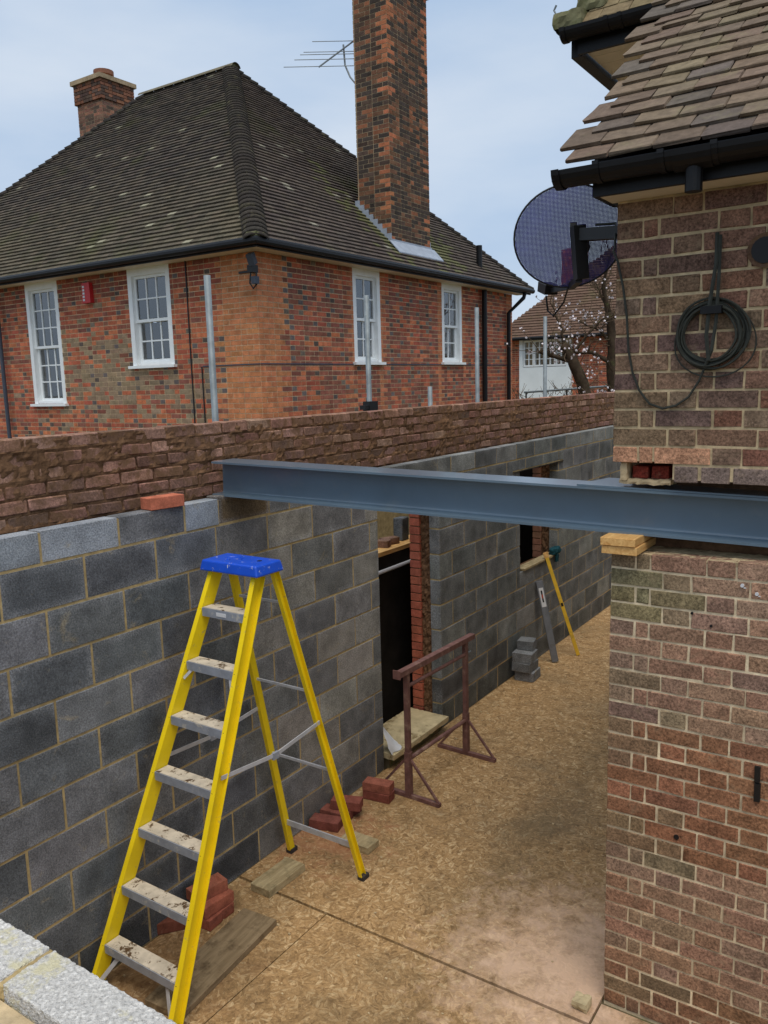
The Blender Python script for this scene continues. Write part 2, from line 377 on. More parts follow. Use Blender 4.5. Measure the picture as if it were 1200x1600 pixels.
# ================================================================ the setting
g = MB().box(-400, 400, -300, 500, -.3, -.06); o = put('ground', g, MAT['ground_soil']); o['kind'] = 'structure'

XC, YP, HB = 2.278, -1.475, .0786                 # corner and front plane of the house on the right; its brick course
fl = bpy.data.objects.new('floor', MB().box(.002, 8, -4.228, 8.5, -.055, -.019).mesh('floor')); link(fl, None, (0,0,0)); fl.data.materials.append(MAT['ground_soil']); fl['kind'] = 'structure'
def panel(x0, x1, y0, y1, dz=0):
    g_ = .007 if y1 < -1.6 or y0 == -1.655 else .001; me = chamfer(x1-x0-(.007 if y1 < -1.4 else .0006), y1-y0-g_, .018, .0012 if y1 < -1.4 else .0002, .0001, 1, 'osb')
    inst('osb_panel', me, MAT['osb'], fl, ((x0+x1)/2, (y0+y1)/2, -.009+dz))
for x0, x1, y0, y1, dz in [(.004,.70,-2.87,-1.665,-.001), (.70,2.262,-2.87,-1.665,0), (2.278,3.6,-2.87,-1.5,.001), (.004,.70,-4.22,-2.87,0), (.70,2.262,-4.22,-2.87,.001),(2.278,3.6,-4.22,-2.87,0),
                           (.004,1.13,-1.655,.78,0), (1.13,2.27,-1.655,.78,.0004), (.004,1.13,.78,3.22,.0008), (1.13,2.27,.78,3.22,0), (.004,1.13,3.22,5.66,0), (1.13,2.27,3.22,5.66,.0006), (.004,1.13,5.66,8.1,.0003), (1.13,2.27,5.66,8.1,0)]:
    panel(x0, x1, y0, y1, dz)

# ---- inner leaf of concrete blocks
DOOR = (0.0, .93, -.1, 2.115); WIN = (2.58, 3.60, 1.06, 2.115)
bw = thing('block_wall', 'long grey concrete block wall with a doorway, a window opening and yellow mortar joints', 'wall', (-.05, -1.0, 0))
mb = MB()
for a, b, c, d in rects_minus(-4.9, 6.9, -.05, 2.392, [(DOOR[0]-.003, DOOR[1]+.003, -.2, 2.119), (WIN[0]-.003, WIN[1]+.003, WIN[2]-.004, WIN[3]+.004)]):
    mb.box(-.096, -.0025, a, b, c, d)
put('mortar', mb, MAT['block_mortar'], bw)
LINT = [(-.16, 1.09, 2.115, 2.245), (2.42, 3.76, 2.112, 2.13), (-1.65, -1.2, 2.25, 2.42)]
def blockcol(y, r):
    rr = R.random()
    if r == 10:
        c = lin(128,134,142,1.35) if y < -2.4 or rr < .3 else lin(96,98,100,1.4)
        if y > .4: c = lin(112,114,112,1.35) if rr < .5 else lin(84,86,86,1.4)
    elif y < -1.65: c = lin(80,83,87,1.5) if rr < .7 else lin(94,96,99,1.5)
    elif y < 0: c = lin(94,95,96,1.5) if rr < .62 else lin(118,116,112,1.45)
    else: c = lin(90,92,92,1.45) if rr < .8 else lin(102,103,101,1.45)
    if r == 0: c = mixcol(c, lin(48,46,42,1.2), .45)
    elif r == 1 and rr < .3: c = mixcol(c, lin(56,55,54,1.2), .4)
    return vary(c, .14, .02)
for r in range(11):
    z0 = r*.225; z1 = z0+.2125 if r < 10 else 2.40
    cuts = []
    y = (-3.03 if r % 2 else -2.81)-.45*4
    while y < 0: cuts.append((max(y, -4.85), min(y+.45, .005))); y += .45
    if r >= 9 or True:
        far = [.924]
        y = .93+(.45 if r % 2 else .225)
        while y < 6.85: far.append(y); y += .45
        far.append(6.85)
        if r == 10: cuts.append((.005, .93))
        if r == 9: cuts.append((.005, .93))
        cuts += list(zip(far[:-1], far[1:]))
    for a, b in cuts:
        for (u0, u1, c0, c1) in clip_piece(a+.006, b-.006, z0, z1, [DOOR, WIN]+LINT, .005, .012):
            if u1-u0 < .01: continue
            me = chamfer(.1, u1-u0, c1-c0, .0025, .0012, R.randrange(3), 'concrete_block')
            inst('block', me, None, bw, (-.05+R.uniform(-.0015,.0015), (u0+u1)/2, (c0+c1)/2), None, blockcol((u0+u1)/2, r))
for a, b, c, d in LINT[:1]:
    inst('lintel', chamfer(.098, b-a, d-c-.004, .002, .0005, 5, 'concrete_block'), None, bw, (-.05, (a+b)/2, (c+d)/2), None, lin(110,110,106,1.4))
put('steel_lintel', MB().box(-.11, .012, 2.42, 3.76, 2.118, 2.124), MAT['dark_metal'], bw)
inst('padstone', chamfer(.1, .44, .165, .004, .002, 6, 'concrete_block'), None, bw, (-.05, -1.425, 2.3315), None, lin(86,74,58,1.35))
# closers standing in the window reveal
for i, (dz, w) in enumerate([(0, .07), (.078, .075), (.156, .068)]):
    inst('closer', chamfer(w, .065, .073, .002, .001, 7+i, 'concrete_block'), None, bw, (-.06, 2.58+.034, 1.10+dz), None, lin(96,92,86,1.4))

# ---- outer leaf of rough brickwork, seen from its cavity side
ow = thing('brick_wall', 'rough brown brick wall smeared with mortar rising behind the concrete block wall', 'wall', (-.25, -1.0, 0))
mb = MB()
for a, b, c, d in rects_minus(-4.9, 6.45, -.05, 2.826, [(DOOR[0]-.01, DOOR[1]+.008, -.2, 2.12), (WIN[0]-.01, WIN[1]+.008, .99, 2.12)]):
    mb.box(-.298, -.212, a, b, c, d)
put('wall_core', mb, MAT['rough_mortar'], ow)
mb = MB(); rows = []                               # mortar squeezed out of the joints
zs = [2.26+i*.014 for i in range(41)]
ys = [-3.6+i*.016 for i in range(int(6.6/.016))]+[3.0+i*.026 for i in range(131)]
for z in zs:
    row = []
    for y in ys:
        ph = ((2.84-z) % .075)/.075; jt = min(ph, 1-ph)
        n1 = noise.noise(Vector((y*11, z*12, 1.7))); n2 = noise.noise(Vector((y*34, z*40, 5.1))); n3 = noise.noise(Vector((y*2.3, z*3, 9)))
        w = -.2035+.011*n2*(.7+.5*n1)+.012*n1+(.003 if jt < .16 else -.001)+.009*n3
        row.append((min(w, -.172), y, min(z, 2.833)))
    rows.append(row)
mb.strip(rows); put('mortar_smears', mb, MAT['rough_mortar'], ow, smooth=False)
for i in range(7):
    z0 = 2.84-.075*(i+1); y = -3.62+(.1125 if i % 2 else 0)
    while y < 6.4:
        L = .215; rr = R.random()
        c = lin(126,95,83,1.4) if rr < .6 else (lin(146,114,100,1.4) if rr < .8 else lin(106,82,71,1.35))
        if y > 6.1: c = lin(150,80,64,1.45)
        y1 = min(y+L, 6.42)
        if y1-y > .05:
            me = chamfer(.1025, round(y1-y, 3), .063 if i else .066, .006, .0035, R.randrange(5), 'rough_brick')
            inst('brick', me, None, ow, (-.2515+R.uniform(-.003,.005), (y+y1)/2, z0+.032+R.uniform(-.002,.002)), (0, 0, R.uniform(-.012,.012)), vary(c, .22, .05))
        y += .225
rv = put('door_reveal', MB().box(-.295, -.21, .94, 1.1, -.05, 2.11), MAT['house_mortar'], ow)
zz = 0.0; i = 0
while zz < 2.1:
    ln = .215 if i % 2 else .1025
    inst('brick', chamfer(.1025, ln, .065, .002, .001, R.randrange(3), 'new_brick'), None, rv, (-.251, .93+ln/2+R.uniform(0,.002), zz+.0375), None, vary(lin(150,84,66,1.4), .13, .04)); zz += .075; i += 1
rv = put('window_reveal', MB().box(-.295, -.21, 3.61, 3.75, 1.0, 2.11), MAT['house_mortar'], ow)
zz = 1.0; i = 0
while zz < 2.1:
    ln = .215 if i % 2 else .1025
    inst('brick', chamfer(.1025, ln, .065, .003, .002, R.randrange(3), 'new_brick'), None, rv, (-.251, 3.60+ln/2, zz+.0375), None, vary(lin(128,92,74,1.4), .15, .04)); zz += .075; i += 1
# insulation and dropped mortar between the leaves, visible in the reveals
for nm, y0, z0, z1 in (('cavity_fill', .955, .02, 2.11), ('cavity_fill', 3.625, 1.0, 2.11)):
    rows = []
    for i in range(int((z1-z0)/.018)):
        z = z0+i*.018
        rows.append([(-.2+j*.0125, y0+.022*noise.noise(Vector((j*.9, z*22, y0)))+.012*noise.noise(Vector((j*2.7, z*60, 3))), z) for j in range(9)])
    put(nm, MB().strip(rows), MAT['rough_mortar'], ow)

# ---- foreground wall whose top shows at the picture's lower corner
fwall = thing('block_wall', 'low pale wall of rough concrete blocks with a mortar joint across its top', 'wall', (1.6, -4.3, 0))
put('wall_core', MB().box(.01, 3.3, -4.33, -4.236, -.05, 1.99).box(.01, 3.3, -4.452, -4.34, -.05, 1.97), MAT['house_mortar'], fwall)
def lumpy(x0, x1, y0, y1, z0, z1, st, amp, sd, fq=38):
    mb = MB(); nx, ny, nz = [max(2, int(round((b-a)/st))) for a, b in ((x0, x1), (y0, y1), (z0, z1))]
    def P(x, y, z):
        v = Vector((x, y, z)); q = v*fq+Vector((sd, sd, sd)); d = amp*(noise.noise(q)+.7*noise.noise(q*2.3)+.5*noise.noise(q*5.1))
        cen = Vector(((x0+x1)/2, (y0+y1)/2, (z0+z1)/2)); n = Vector((0, 0, 0))
        for a, (lo, hi) in enumerate(((x0, x1), (y0, y1), (z0, z1))):
            if abs(v[a]-lo) < 1e-6: n[a] -= 1
            if abs(v[a]-hi) < 1e-6: n[a] += 1
        k = n.length
        if k > 1.1: n = n.normalized(); d -= amp*1.3*(k-1)
        return v+n*d
    X = [x0+(x1-x0)*i/nx for i in range(nx+1)]; Y = [y0+(y1-y0)*i/ny for i in range(ny+1)]; Z = [z0+(z1-z0)*i/nz for i in range(nz+1)]
    mb.strip([[P(x, y, z1) for x in X] for y in Y]); mb.strip([[P(x, y1, z) for x in X][::-1] for z in Z]); mb.strip([[P(x, y0, z) for x in X] for z in Z])
    mb.strip([[P(x0, y, z) for y in Y][::-1] for z in Z]); mb.strip([[P(x1, y, z) for y in Y] for z in Z])
    return mb
edges = [.02, .335, .785, 1.235, 1.665, 2.115, 2.565, 3.015, 3.3]
for a, b in zip(edges[:-1], edges[1:]):
    near = b > 1.5
    for zz in ((1.785, 2.0), (1.56, 1.775)):
        if near and zz[1] == 2.0: o = put('block', lumpy(a+.006, b-.006, -4.335, -4.23, *zz, .0036, .0021, a, 95), MAT['dry_block'], fwall)
        else: o = inst('block', chamfer(b-a-.012, .105, zz[1]-zz[0], .004, .003, 2, 'dry_block'), None, fwall, ((a+b)/2, -4.2825, sum(zz)/2))
        o.color = vary(lin(206,203,198,1.2), .05)
for a in (1.665, 2.115, 2.565):
    put('mortar_joint', lumpy(a-.011, a+.010, -4.338, -4.226, 1.80, 1.996, .006, .003, a+7), MAT['block_mortar'], fwall)
x = .1
while x < 3.2:
    o = put('brick', lumpy(x, x+.213, -4.452, -4.35, 1.90, 1.968, .012 if x > 1.6 else .05, .003, x), MAT['rough_brick'], fwall); o.color = vary(lin(186,160,150,1.3), .08)
    if x > 1.6: put('mortar_lump', lumpy(x+.12, x+.21, -4.385, -4.34, 1.955, 1.978, .01, .006, x+3), MAT['block_mortar'], fwall)
    x += .225

# ================================================================ house on the right
hs = thing('brick_house', 'brown brick house with a tiled roof, black gutter and an opening cut for the beam', 'house', (2.9, -1.3, 0))
put('inner_wall', MB().box(XC+.02, 4.4, YP+.235, YP+.33, -.05, 3.77), MAT['rough_mortar'], hs)
put('side_wall', MB().box(XC+.012, XC+.11, YP+.33, 8.0, -.05, 3.80), MAT['house_mortar'], hs)
lw = put('lower_wall', MB().box(XC+.005, 4.4, YP+.0055, YP+.228, -.05, 2.258), MAT['pier_mortar'], hs)
uw = put('upper_wall', MB().box(XC+.262, 4.4, YP+.0055, YP+.228, 2.605, 3.773).box(XC+.006, XC+.262, YP+.0055, YP+.228, 2.680, 3.773), MAT['house_mortar'], hs)
S = HB/.075; BL, BH, BC = .225*S, .1125*S, .062*S
def course(r, x1):                                # Flemish bond starting at the corner
    out = []; x = 0.0
    seq = [BL, BH] if r % 2 else None
    if r % 2: first = []
    else:
        out += [(0, BH*.97), (BH*.97, BH*.97+BC)]; x = BH*.97+BC
    k = 0
    while x < x1:
        L = (BL, BH)[k % 2]; out.append((x, x+L)); x += L; k += 1
    return out
def housecol(x, z, up):
    rr = R.random()
    if up:
        c = lin(120,94,80,1.25) if rr < .38 else lin(118,80,66,1.3) if rr < .66 else lin(108,98,84,1.25) if rr < .84 else lin(74,70,72,1.25)
        if x < .3 and rr < .6: c = lin(110,96,76,1.35)
        c = mixcol(c, lin(120,89,72,1.2), .5)
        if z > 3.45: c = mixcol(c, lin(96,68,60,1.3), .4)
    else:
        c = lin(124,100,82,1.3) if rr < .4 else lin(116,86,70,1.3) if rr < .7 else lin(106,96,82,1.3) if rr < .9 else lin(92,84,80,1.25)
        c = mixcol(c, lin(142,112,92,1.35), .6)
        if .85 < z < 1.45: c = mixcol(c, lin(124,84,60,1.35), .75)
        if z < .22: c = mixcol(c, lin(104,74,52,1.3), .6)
        if x < .2 and 1.95 < z < 2.13: c = mixcol(c, lin(104,112,76,1.3), .6)
        if x < .25 and rr < .3: c = mixcol(c, lin(106,102,80,1.3), .5)
    return vary(c, .13, .04)
Z0 = 2.668                                          # a bed joint of the upper wall
for par, lo, hi, upr in ((lw, -34, -5, False), (uw, 0, 14, True)):
    for r in range(lo, hi):
        z0 = Z0+r*HB
        if not upr and z0 < -.06: continue
        for a, b in course(r+100, 1.75):
            a2, b2 = a+.005+R.uniform(-.0015,.0015), b-.005+R.uniform(-.0015,.0015)
            me = chamfer(round(b2-a2, 3), .1025, HB-.0115, .002, .0020, R.randrange(4), 'house_brick')
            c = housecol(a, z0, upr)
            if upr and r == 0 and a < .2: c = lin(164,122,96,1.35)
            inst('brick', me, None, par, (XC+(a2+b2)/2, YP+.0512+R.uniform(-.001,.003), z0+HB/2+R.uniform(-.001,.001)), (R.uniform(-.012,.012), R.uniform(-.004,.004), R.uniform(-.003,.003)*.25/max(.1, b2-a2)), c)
for a, b in ((.245, .35), (.355, .475), (.48, .715), (.72, .84), (.845, 1.07), (1.075, 1.19), (1.195, 1.42)):        # lowest course, notched beside the corner
    inst('brick', chamfer(round(b-a-.008, 3), .1025, HB-.012, .003, .002, R.randrange(4), 'house_brick'), None, uw, (XC+(a+b)/2+.02, YP+.052, Z0-HB/2), None, vary(lin(118,102,94,1.25), .12))
for a, b in ((.075, .15), (.155, .235)):
    inst('brick', chamfer(round(b-a-.006, 3), .09, .056, .003, .003, R.randrange(4), 'house_brick'), None, uw, (XC+(a+b)/2, YP+.10, Z0-.042), None, vary(lin(110,46,36,1.3), .1))
put('mortar_bed', lumpy(XC+.02, XC+.25, YP+.03, YP+.14, 2.573, 2.598, .012, .006, 3), MAT['house_mortar'], uw)
put('mortar_stub', lumpy(XC+.03, XC+.062, YP+.02, YP+.12, 2.59, 2.672, .012, .004, 5), MAT['house_mortar'], uw)
put('wall_top_bed', lumpy(XC+.01, XC+1.6, YP+.004, YP+.22, 2.245, 2.268, .02, .005, 8), MAT['house_mortar'], lw)
# fixings and scars
put('wall_tie', MB().box(2.918, 2.94, YP-.012, YP+.02, 1.33, 1.40).box(2.92, 2.944, YP-.016, YP+.02, 1.245, 1.325), MAT['dark_metal'], lw)
for x, z in ((2.837, 2.176), (2.894, 2.147)):
    put('wall_plug', MB().tube([(x, YP-.008, z), (x, YP+.02, z)], .0075, 8).tube([(x+.008, YP-.006, z-.008), (x+.016, YP+.01, z-.014)], .003, 6), MAT['print_white'], lw)
for x, z, r in ((2.605, .975, .012), (2.64, 2.03, .006), (2.72, 1.985, .006)):
    put('drill_hole', MB().tube([(x, YP-.004, z), (x, YP+.004, z)], r, 9), MAT['print_black'], lw)
pp = put('waste_pipe', MB().tube([(2.868, YP-.01, 3.515), (2.868, YP+.05, 3.515)], [.066, .062], 20, True), MAT['rough_brick'], uw); pp.color = lin(86,66,54,1.2)
put('pipe_bore', MB().tube([(2.868, YP-.014, 3.515), (2.868, YP+.0, 3.515)], .05, 20), MAT['print_black'], pp)
# roof slope above
EY, EZ, PIT = -1.635, 3.898, math.radians(38)
es = Vector((0, math.cos(PIT), math.sin(PIT))); en = Vector((0, -math.sin(PIT), math.cos(PIT)))
roof = put('roof', MB().hexa([(2.2, EY+.02, EZ-.02), (4.4, EY+.02, EZ-.02), (4.4, EY+.04, EZ-.06), (2.2, EY+.04, EZ-.06)]+[Vector(q)+es*3.0 for q in ((2.2, EY+.02, EZ-.02), (4.4, EY+.02, EZ-.02), (4.4, EY+.04, EZ-.06), (2.2, EY+.04, EZ-.06))]), MAT['dark_metal'], hs)
GA, TW = .117, .178
vo = [.03, -.03, .075, .0, .09, .03, .08, .0, .10, -.005, .05, .03, .06, .05, .06, .05, .07, .05, .06, .05, .06, .05, .06, .05]
for i in range(23):
    x = 2.09+vo[i % len(vo)]-(TW*.5 if i % 2 and i > 10 else 0); j = 0
    while x < 4.3:
        L = TW
        d0 = i*GA; cen = Vector((x+L/2, EY, EZ))+es*(d0+.115)+en*(.018+R.uniform(-.002,.005))
        if i == 11 and j == 1: cen = cen+es*.05
        me = chamfer(L-.004, .235, .018, .004, .003, R.randrange(5), 'near_tile')
        rr = R.random(); c = mixcol(lin(108,94,80,1.3) if rr < .5 else lin(94,80,70,1.3) if rr < .75 else lin(114,104,84,1.3) if rr < .93 else lin(84,80,78,1.25), lin(98,85,73,1.15), .5)
        inst('tile', me, None, roof, cen, (PIT-.135+R.uniform(-.015,.012), R.uniform(-.012,.012), R.uniform(-.012,.012)), vary(c, .12, .03))
        x += L; j += 1
def halfround(mb, x0, x1, y, z, r, n=10):
    prof = [(y+r*math.cos(a), z+r*math.sin(a)) for a in [math.pi+math.pi*i/n for i in range(n+1)]]
    prof += [(y+(r-.004)*math.cos(a), z+(r-.004)*math.sin(a)) for a in [2*math.pi-math.pi*i/n for i in range(n+1)]]
    return mb.prism([(x0, a, b) for a, b in prof], (x1-x0, 0, 0))
gt = put('gutter', halfround(MB(), 2.115, 4.4, -1.70, 3.872, .060), MAT['black_plastic'], hs)
put('gutter_cap', halfround(MB(), 2.103, 2.135, -1.70, 3.874, .068).box(2.104, 2.110, -1.758, -1.642, 3.83, 3.874), MAT['black_plastic'], gt)
for bx in (2.285, 2.535, 2.725, 3.1):
    mb = MB(); halfround(mb, bx-.012, bx+.012, -1.70, 3.874, .066); mb.box(bx-.012, bx+.012, -1.767, -1.755, 3.868, 3.883); put('gutter_bracket', mb, MAT['black_plastic'], gt)
mb = MB().tube([(2.645, -1.70, 3.83), (2.645, -1.70, 3.725)], .032, 14); halfround(mb, 2.575, 2.715, -1.70, 3.872, .068); put('gutter_outlet', mb, MAT['black_plastic'], gt)
put('fascia', MB().box(2.235, 4.4, -1.645, -1.622, 3.772, 3.905).box(2.235, 2.255, -1.622, YP+.10, 3.772, 3.905), MAT['black_plastic'], hs)
put('soffit', MB().box(2.255, 4.4, -1.622, YP+.02, 3.774, 3.786), MAT['cream_soffit'], hs)
# higher eaves behind
UX, UY, UZ = 1.45, .03, 5.06
ue = put('upper_fascia', MB().box(UX+.06, 4.4, UY+.06, UY+.085, UZ-.075, UZ+.06), MAT['black_plastic'], hs)
gt = put('upper_gutter', halfround(MB(), UX, 4.4, UY, UZ+.05, .062), MAT['black_plastic'], hs)
put('gutter_cap', halfround(MB(), UX-.012, UX+.02, UY, UZ+.052, .07).box(UX-.01, UX-.004, UY-.06, UY+.06, UZ, UZ+.052), MAT['black_plastic'], gt)
for bx in (1.72, 1.80, 2.0): put('gutter_bracket', halfround(MB(), bx-.012, bx+.012, UY, UZ+.052, .068), MAT['black_plastic'], gt)
put('side_gutter', MB().bar((UX+.04, UY+.1, UZ-.02), (UX+.04, 2.6, UZ-.02), .07, .11), MAT['black_plastic'], hs)
for i in range(8): put('soffit_board', MB().box(UX+.085, 4.4, UY+.09+i*.15, UY+.236+i*.15, UZ-.045, UZ-.03), MAT['cream_soffit'], hs)
put('upper_wall_block', MB().box(1.95, 4.4, 1.1, 1.3, 3.9, UZ-.047), MAT['house_mortar'], hs)
upit = math.radians(45); u_s = Vector((0, math.cos(upit), math.sin(upit)))
ur = put('upper_roof', MB().hexa([(UX+.05, UY, UZ+.05), (4.4, UY, UZ+.05), (4.4, UY+.05, UZ+.02), (UX+.05, UY+.05, UZ+.02)]+[Vector(q)+u_s*1.6+Vector((dx, 0, 0)) for q, dx in (((UX+.05, UY, UZ+.05), 1.1), ((4.4, UY, UZ+.05), 0), ((4.4, UY+.05, UZ+.02), 0), ((UX+.05, UY+.05, UZ+.02), 1.1))]), MAT['dark_metal'], hs)
for i in range(9):
    x = UX+.04+i*.085
    while x < 3.4:
        inst('tile', chamfer(TW-.003, .235, .013, .003, .0022, R.randrange(5), 'near_tile'), None, ur, Vector((x+TW/2, UY, UZ+.075))+u_s*(i*.12+.09), (upit-.07, 0, 0), vary(lin(104,92,70,1.35), .15, .04)); x += TW
for i in range(7):
    p0 = Vector((UX+.03+i*.105, UY+.02+i*.105, UZ+.09+i*.105)); o = put('hip_tile', lumpy(p0.x-.09, p0.x+.09, p0.y-.07, p0.y+.09, p0.z-.04, p0.z+.06, .03, .012, i), MAT['moss_stone'], ur)
put('hip_iron', MB().tube([(UX-.02, UY+.0, UZ+.16), (UX-.05, UY-.01, UZ+.15), (UX-.065, UY-.01, UZ+.18), (UX-.05, UY-.01, UZ+.205)], .006, 6), MAT['galvanised'], ur)

# ================================================================ neighbour's house
HX, HY = -4.54, 3.80
nb = thing('neighbour_house', 'red brick house with white sash windows and a steep brown hipped tile roof', 'house', (-8.5, 8, 0))
TL = lambda u, w, z: Vector((u, HY-w, z)); TR = lambda u, w, z: Vector((HX+w, u, z))
EV = 4.90
WL_ = [(-9.98, -9.06, 2.83, 4.90), (-7.25, -6.29, 3.41, 4.90)]
WR_ = [(6.10, 6.89, 3.39, 4.90), (9.02, 9.82, 3.40, 4.90)]
def facebricks(mb, T, u0, u1, z0, z1, ops, colf, rev=False, hb=.075, L=.225):
    r = 0; z = z1
    while z > z0:
        z -= hb; x = 0.0; k = r % 2; W = abs(u1-u0); first = True
        while x < W:
            ln = L/2 if k % 2 else L
            if first and r % 2: ln = L/2; 
            a, b = x+.006, min(x+ln-.006, W)
            ua, ub = (u1-b, u1-a) if rev else (u0+a, u0+b)
            if b-a > .02:
                for (p, q, c, d) in clip_piece(ua, ub, z+.006, z+hb-.006, ops, 0, .02):
                    mb.cur = colf((p+q)/2, z, ln < L*.8, x); mb.tbox(T, p, q, -.05, R.uniform(.0,.003), c, d)
            x += ln; k += 1; first = False
        r += 1
red = [lin(156,88,66,1.4), lin(146,80,62,1.4), lin(166,98,70,1.4), lin(130,82,68,1.4), lin(118,76,64,1.35)]
grey = [lin(92,84,82,1.4), lin(104,94,84,1.4), lin(84,74,68,1.4)]
def colL(u, z, hdr, x):
    dz = .68+.06*math.sin(z*40)
    if x < dz: return vary(lin(172,112,76,1.35), .14, .05)
    if x < dz+.12 and hdr and R.random() < .7: return vary(grey[0], .15)
    if hdr and R.random() < .25: return vary(R.choice(grey), .15)
    ol = math.exp(-((u+7.9)/1.5)**2-((z-3.2)/.65)**2)+.5*math.exp(-((u+5.75)/.35)**2-((z-2.9)/.5)**2)
    if R.random() < ol*.9: return vary(lin(132,113,92,1.3), .15, .04)
    c = R.choice(red[:3]+red)
    if z > 4.5: c = mixcol(c, lin(108,62,54,1.3), .5)  # eaves shadow put into the colour of the top courses
    return vary(c, .14, .05)
def colR(u, z, hdr, x):
    if u < HY+.58+.06*math.sin(z*40): return vary(lin(172,110,76,1.35), .14, .05)
    if HY+.5 < u < HY+.85 and hdr and R.random() < .6: return vary(grey[0], .15)
    for w in WR_:
        if w[0]-.13 < u < w[0] or w[1] < u < w[1]+.13: return vary(lin(166,106,76,1.35), .12, .05)
    if u > 11.9: return vary(lin(166,106,76,1.35), .12, .05)
    if hdr and R.random() < .28: return vary(R.choice(grey), .18)
    return vary(R.choice(red+red[3:]), .14, .05)
mb = MB(); facebricks(mb, TL, -15.4, HX-.0, 1.6, EV, WL_, colL, True); facebricks(mb, TR, HY, 12.2, 1.6, EV, WR_, colR)
put('wall_bricks', mb, MAT['far_brick'], nb, col=True, kind='stuff')
mb = MB()
for a, b, c, d in rects_minus(-15.4, HX-.02, -.06, EV, WL_): mb.tbox(TL, a, b, -.22, -.003, c, d)
for a, b, c, d in rects_minus(HY+.23, 12.2, -.06, EV, WR_): mb.tbox(TR, a, b, -.22, -.003, c, d)
mb.box(HX-.0199, HX-.003, HY+.003, HY+.2299, -.06, EV); mb.box(-15.4, -4.6, 12.0, 12.2, -.06, EV); mb.box(-15.4, -15.2, 4.1, 12.0, -.06, EV); mb.box(-15.2, -4.8, 4.1, 12, 2.3, 2.4)
put('wall', mb, MAT['far_mortar'], nb)
put('string_course', MB().tbox(TR, HY, 12.2, .003, .012, 3.345, 3.362).tbox(TL, -5.68, HX, .003, .012, 3.345, 3.362), MAT['dark_pipe'], nb)
def sash(parent, T, u0, u1, z0, z1, cols, rows, meet, sgn):
    zt = z1-.11; mb = MB()
    mb.tbox(T, u0, u0+.09, -.13, .005, z0, z1); mb.tbox(T, u1-.09, u1, -.13, .005, z0, z1)
    mb.tbox(T, u0+.09, u1-.09, -.13, .004, zt, z1); mb.tbox(T, u0+.09, u1-.09, -.13, -.02, z0, z0+.05)
    w = put('window', mb, MAT['white_paint'], parent)
    put('sill', MB().tbox(T, u0-.05, u1+.05, -.10, .07, z0-.045, z0-.002), MAT['white_paint'], w)
    a, b = u0+.09, u1-.09; zm = z0+(zt-z0)*meet
    for lo, hi, wv in ((zm-.02, zt, -.045), (z0+.05, zm+.02, -.085)):
        s = MB(); s.tbox(T, a, a+.045, wv-.035, wv, lo, hi); s.tbox(T, b-.045, b, wv-.035, wv, lo, hi)
        s.tbox(T, a+.045, b-.045, wv-.035, wv-.001, lo, lo+.045); s.tbox(T, a+.045, b-.045, wv-.035, wv-.001, hi-.045, hi)
        n = rows//2; gw = (b-a-.09)/cols; gh = (hi-lo-.09)/n
        for i in range(1, cols): x = a+.045+gw*i; s.tbox(T, x-.011, x+.011, wv-.03, wv-.003, lo+.045, hi-.045)
        for j in range(1, n): z = lo+.045+gh*j; s.tbox(T, a+.045, b-.045, wv-.028, wv-.005, z-.011, z+.011)
        put('sash', s, MAT['white_paint'], w)
        for i in range(cols):
            for j in range(n):
                x = a+.045+gw*i; z = lo+.045+gh*j; put('pane', MB().tbox(T, x+.008, x+gw-.008, wv-.021, wv-.017, z+.008, z+gh-.008), MAT['glass'], w)
    for p, q in (((a-.05), a+(b-a)*.34), (a+(b-a)*.46, b-(b-a)*.17)) if sgn else ((a-.05, a+(b-a)*.3), (b-(b-a)*.34, b+.05)):
        rows_ = [[T(p+(q-p)*i/24, -.145+.014*math.sin(i*1.35+p*3), z) for i in range(25)] for z in (z0-.1, z1+.1)]
        put('curtain', MB().strip(rows_), MAT['curtain'], w, smooth=True)
for i, r in enumerate(WL_): sash(nb, TL, *r, 3, 6 if i == 0 else 4, .5, True)
for r in WR_: sash(nb, TR, *r, 2, 4, .5, False)
# eaves
EXe, EYe, EZe, FYe, LXe = -4.2, 3.46, 4.985, 12.46, -15.7
put('soffit', MB().box(LXe, EXe+.0, EYe+.03, HY-.002, EV, EV+.015).box(HX+.002, EXe-.03, HY-.002, FYe, EV, EV+.015), MAT['cream_soffit'], nb)
put('fascia', MB().box(LXe, EXe, EYe, EYe+.03, EV-.015, EV+.09).box(EXe-.03, EXe, EYe+.03, FYe, EV-.015, EV+.09), MAT['black_plastic'], nb)
put('gutter', MB().tube([(LXe, EYe-.05, EV+.06), (EXe+.05, EYe-.05, EV+.06), (EXe+.05, FYe, EV+.06)], .055, 10), MAT['black_plastic'], nb)
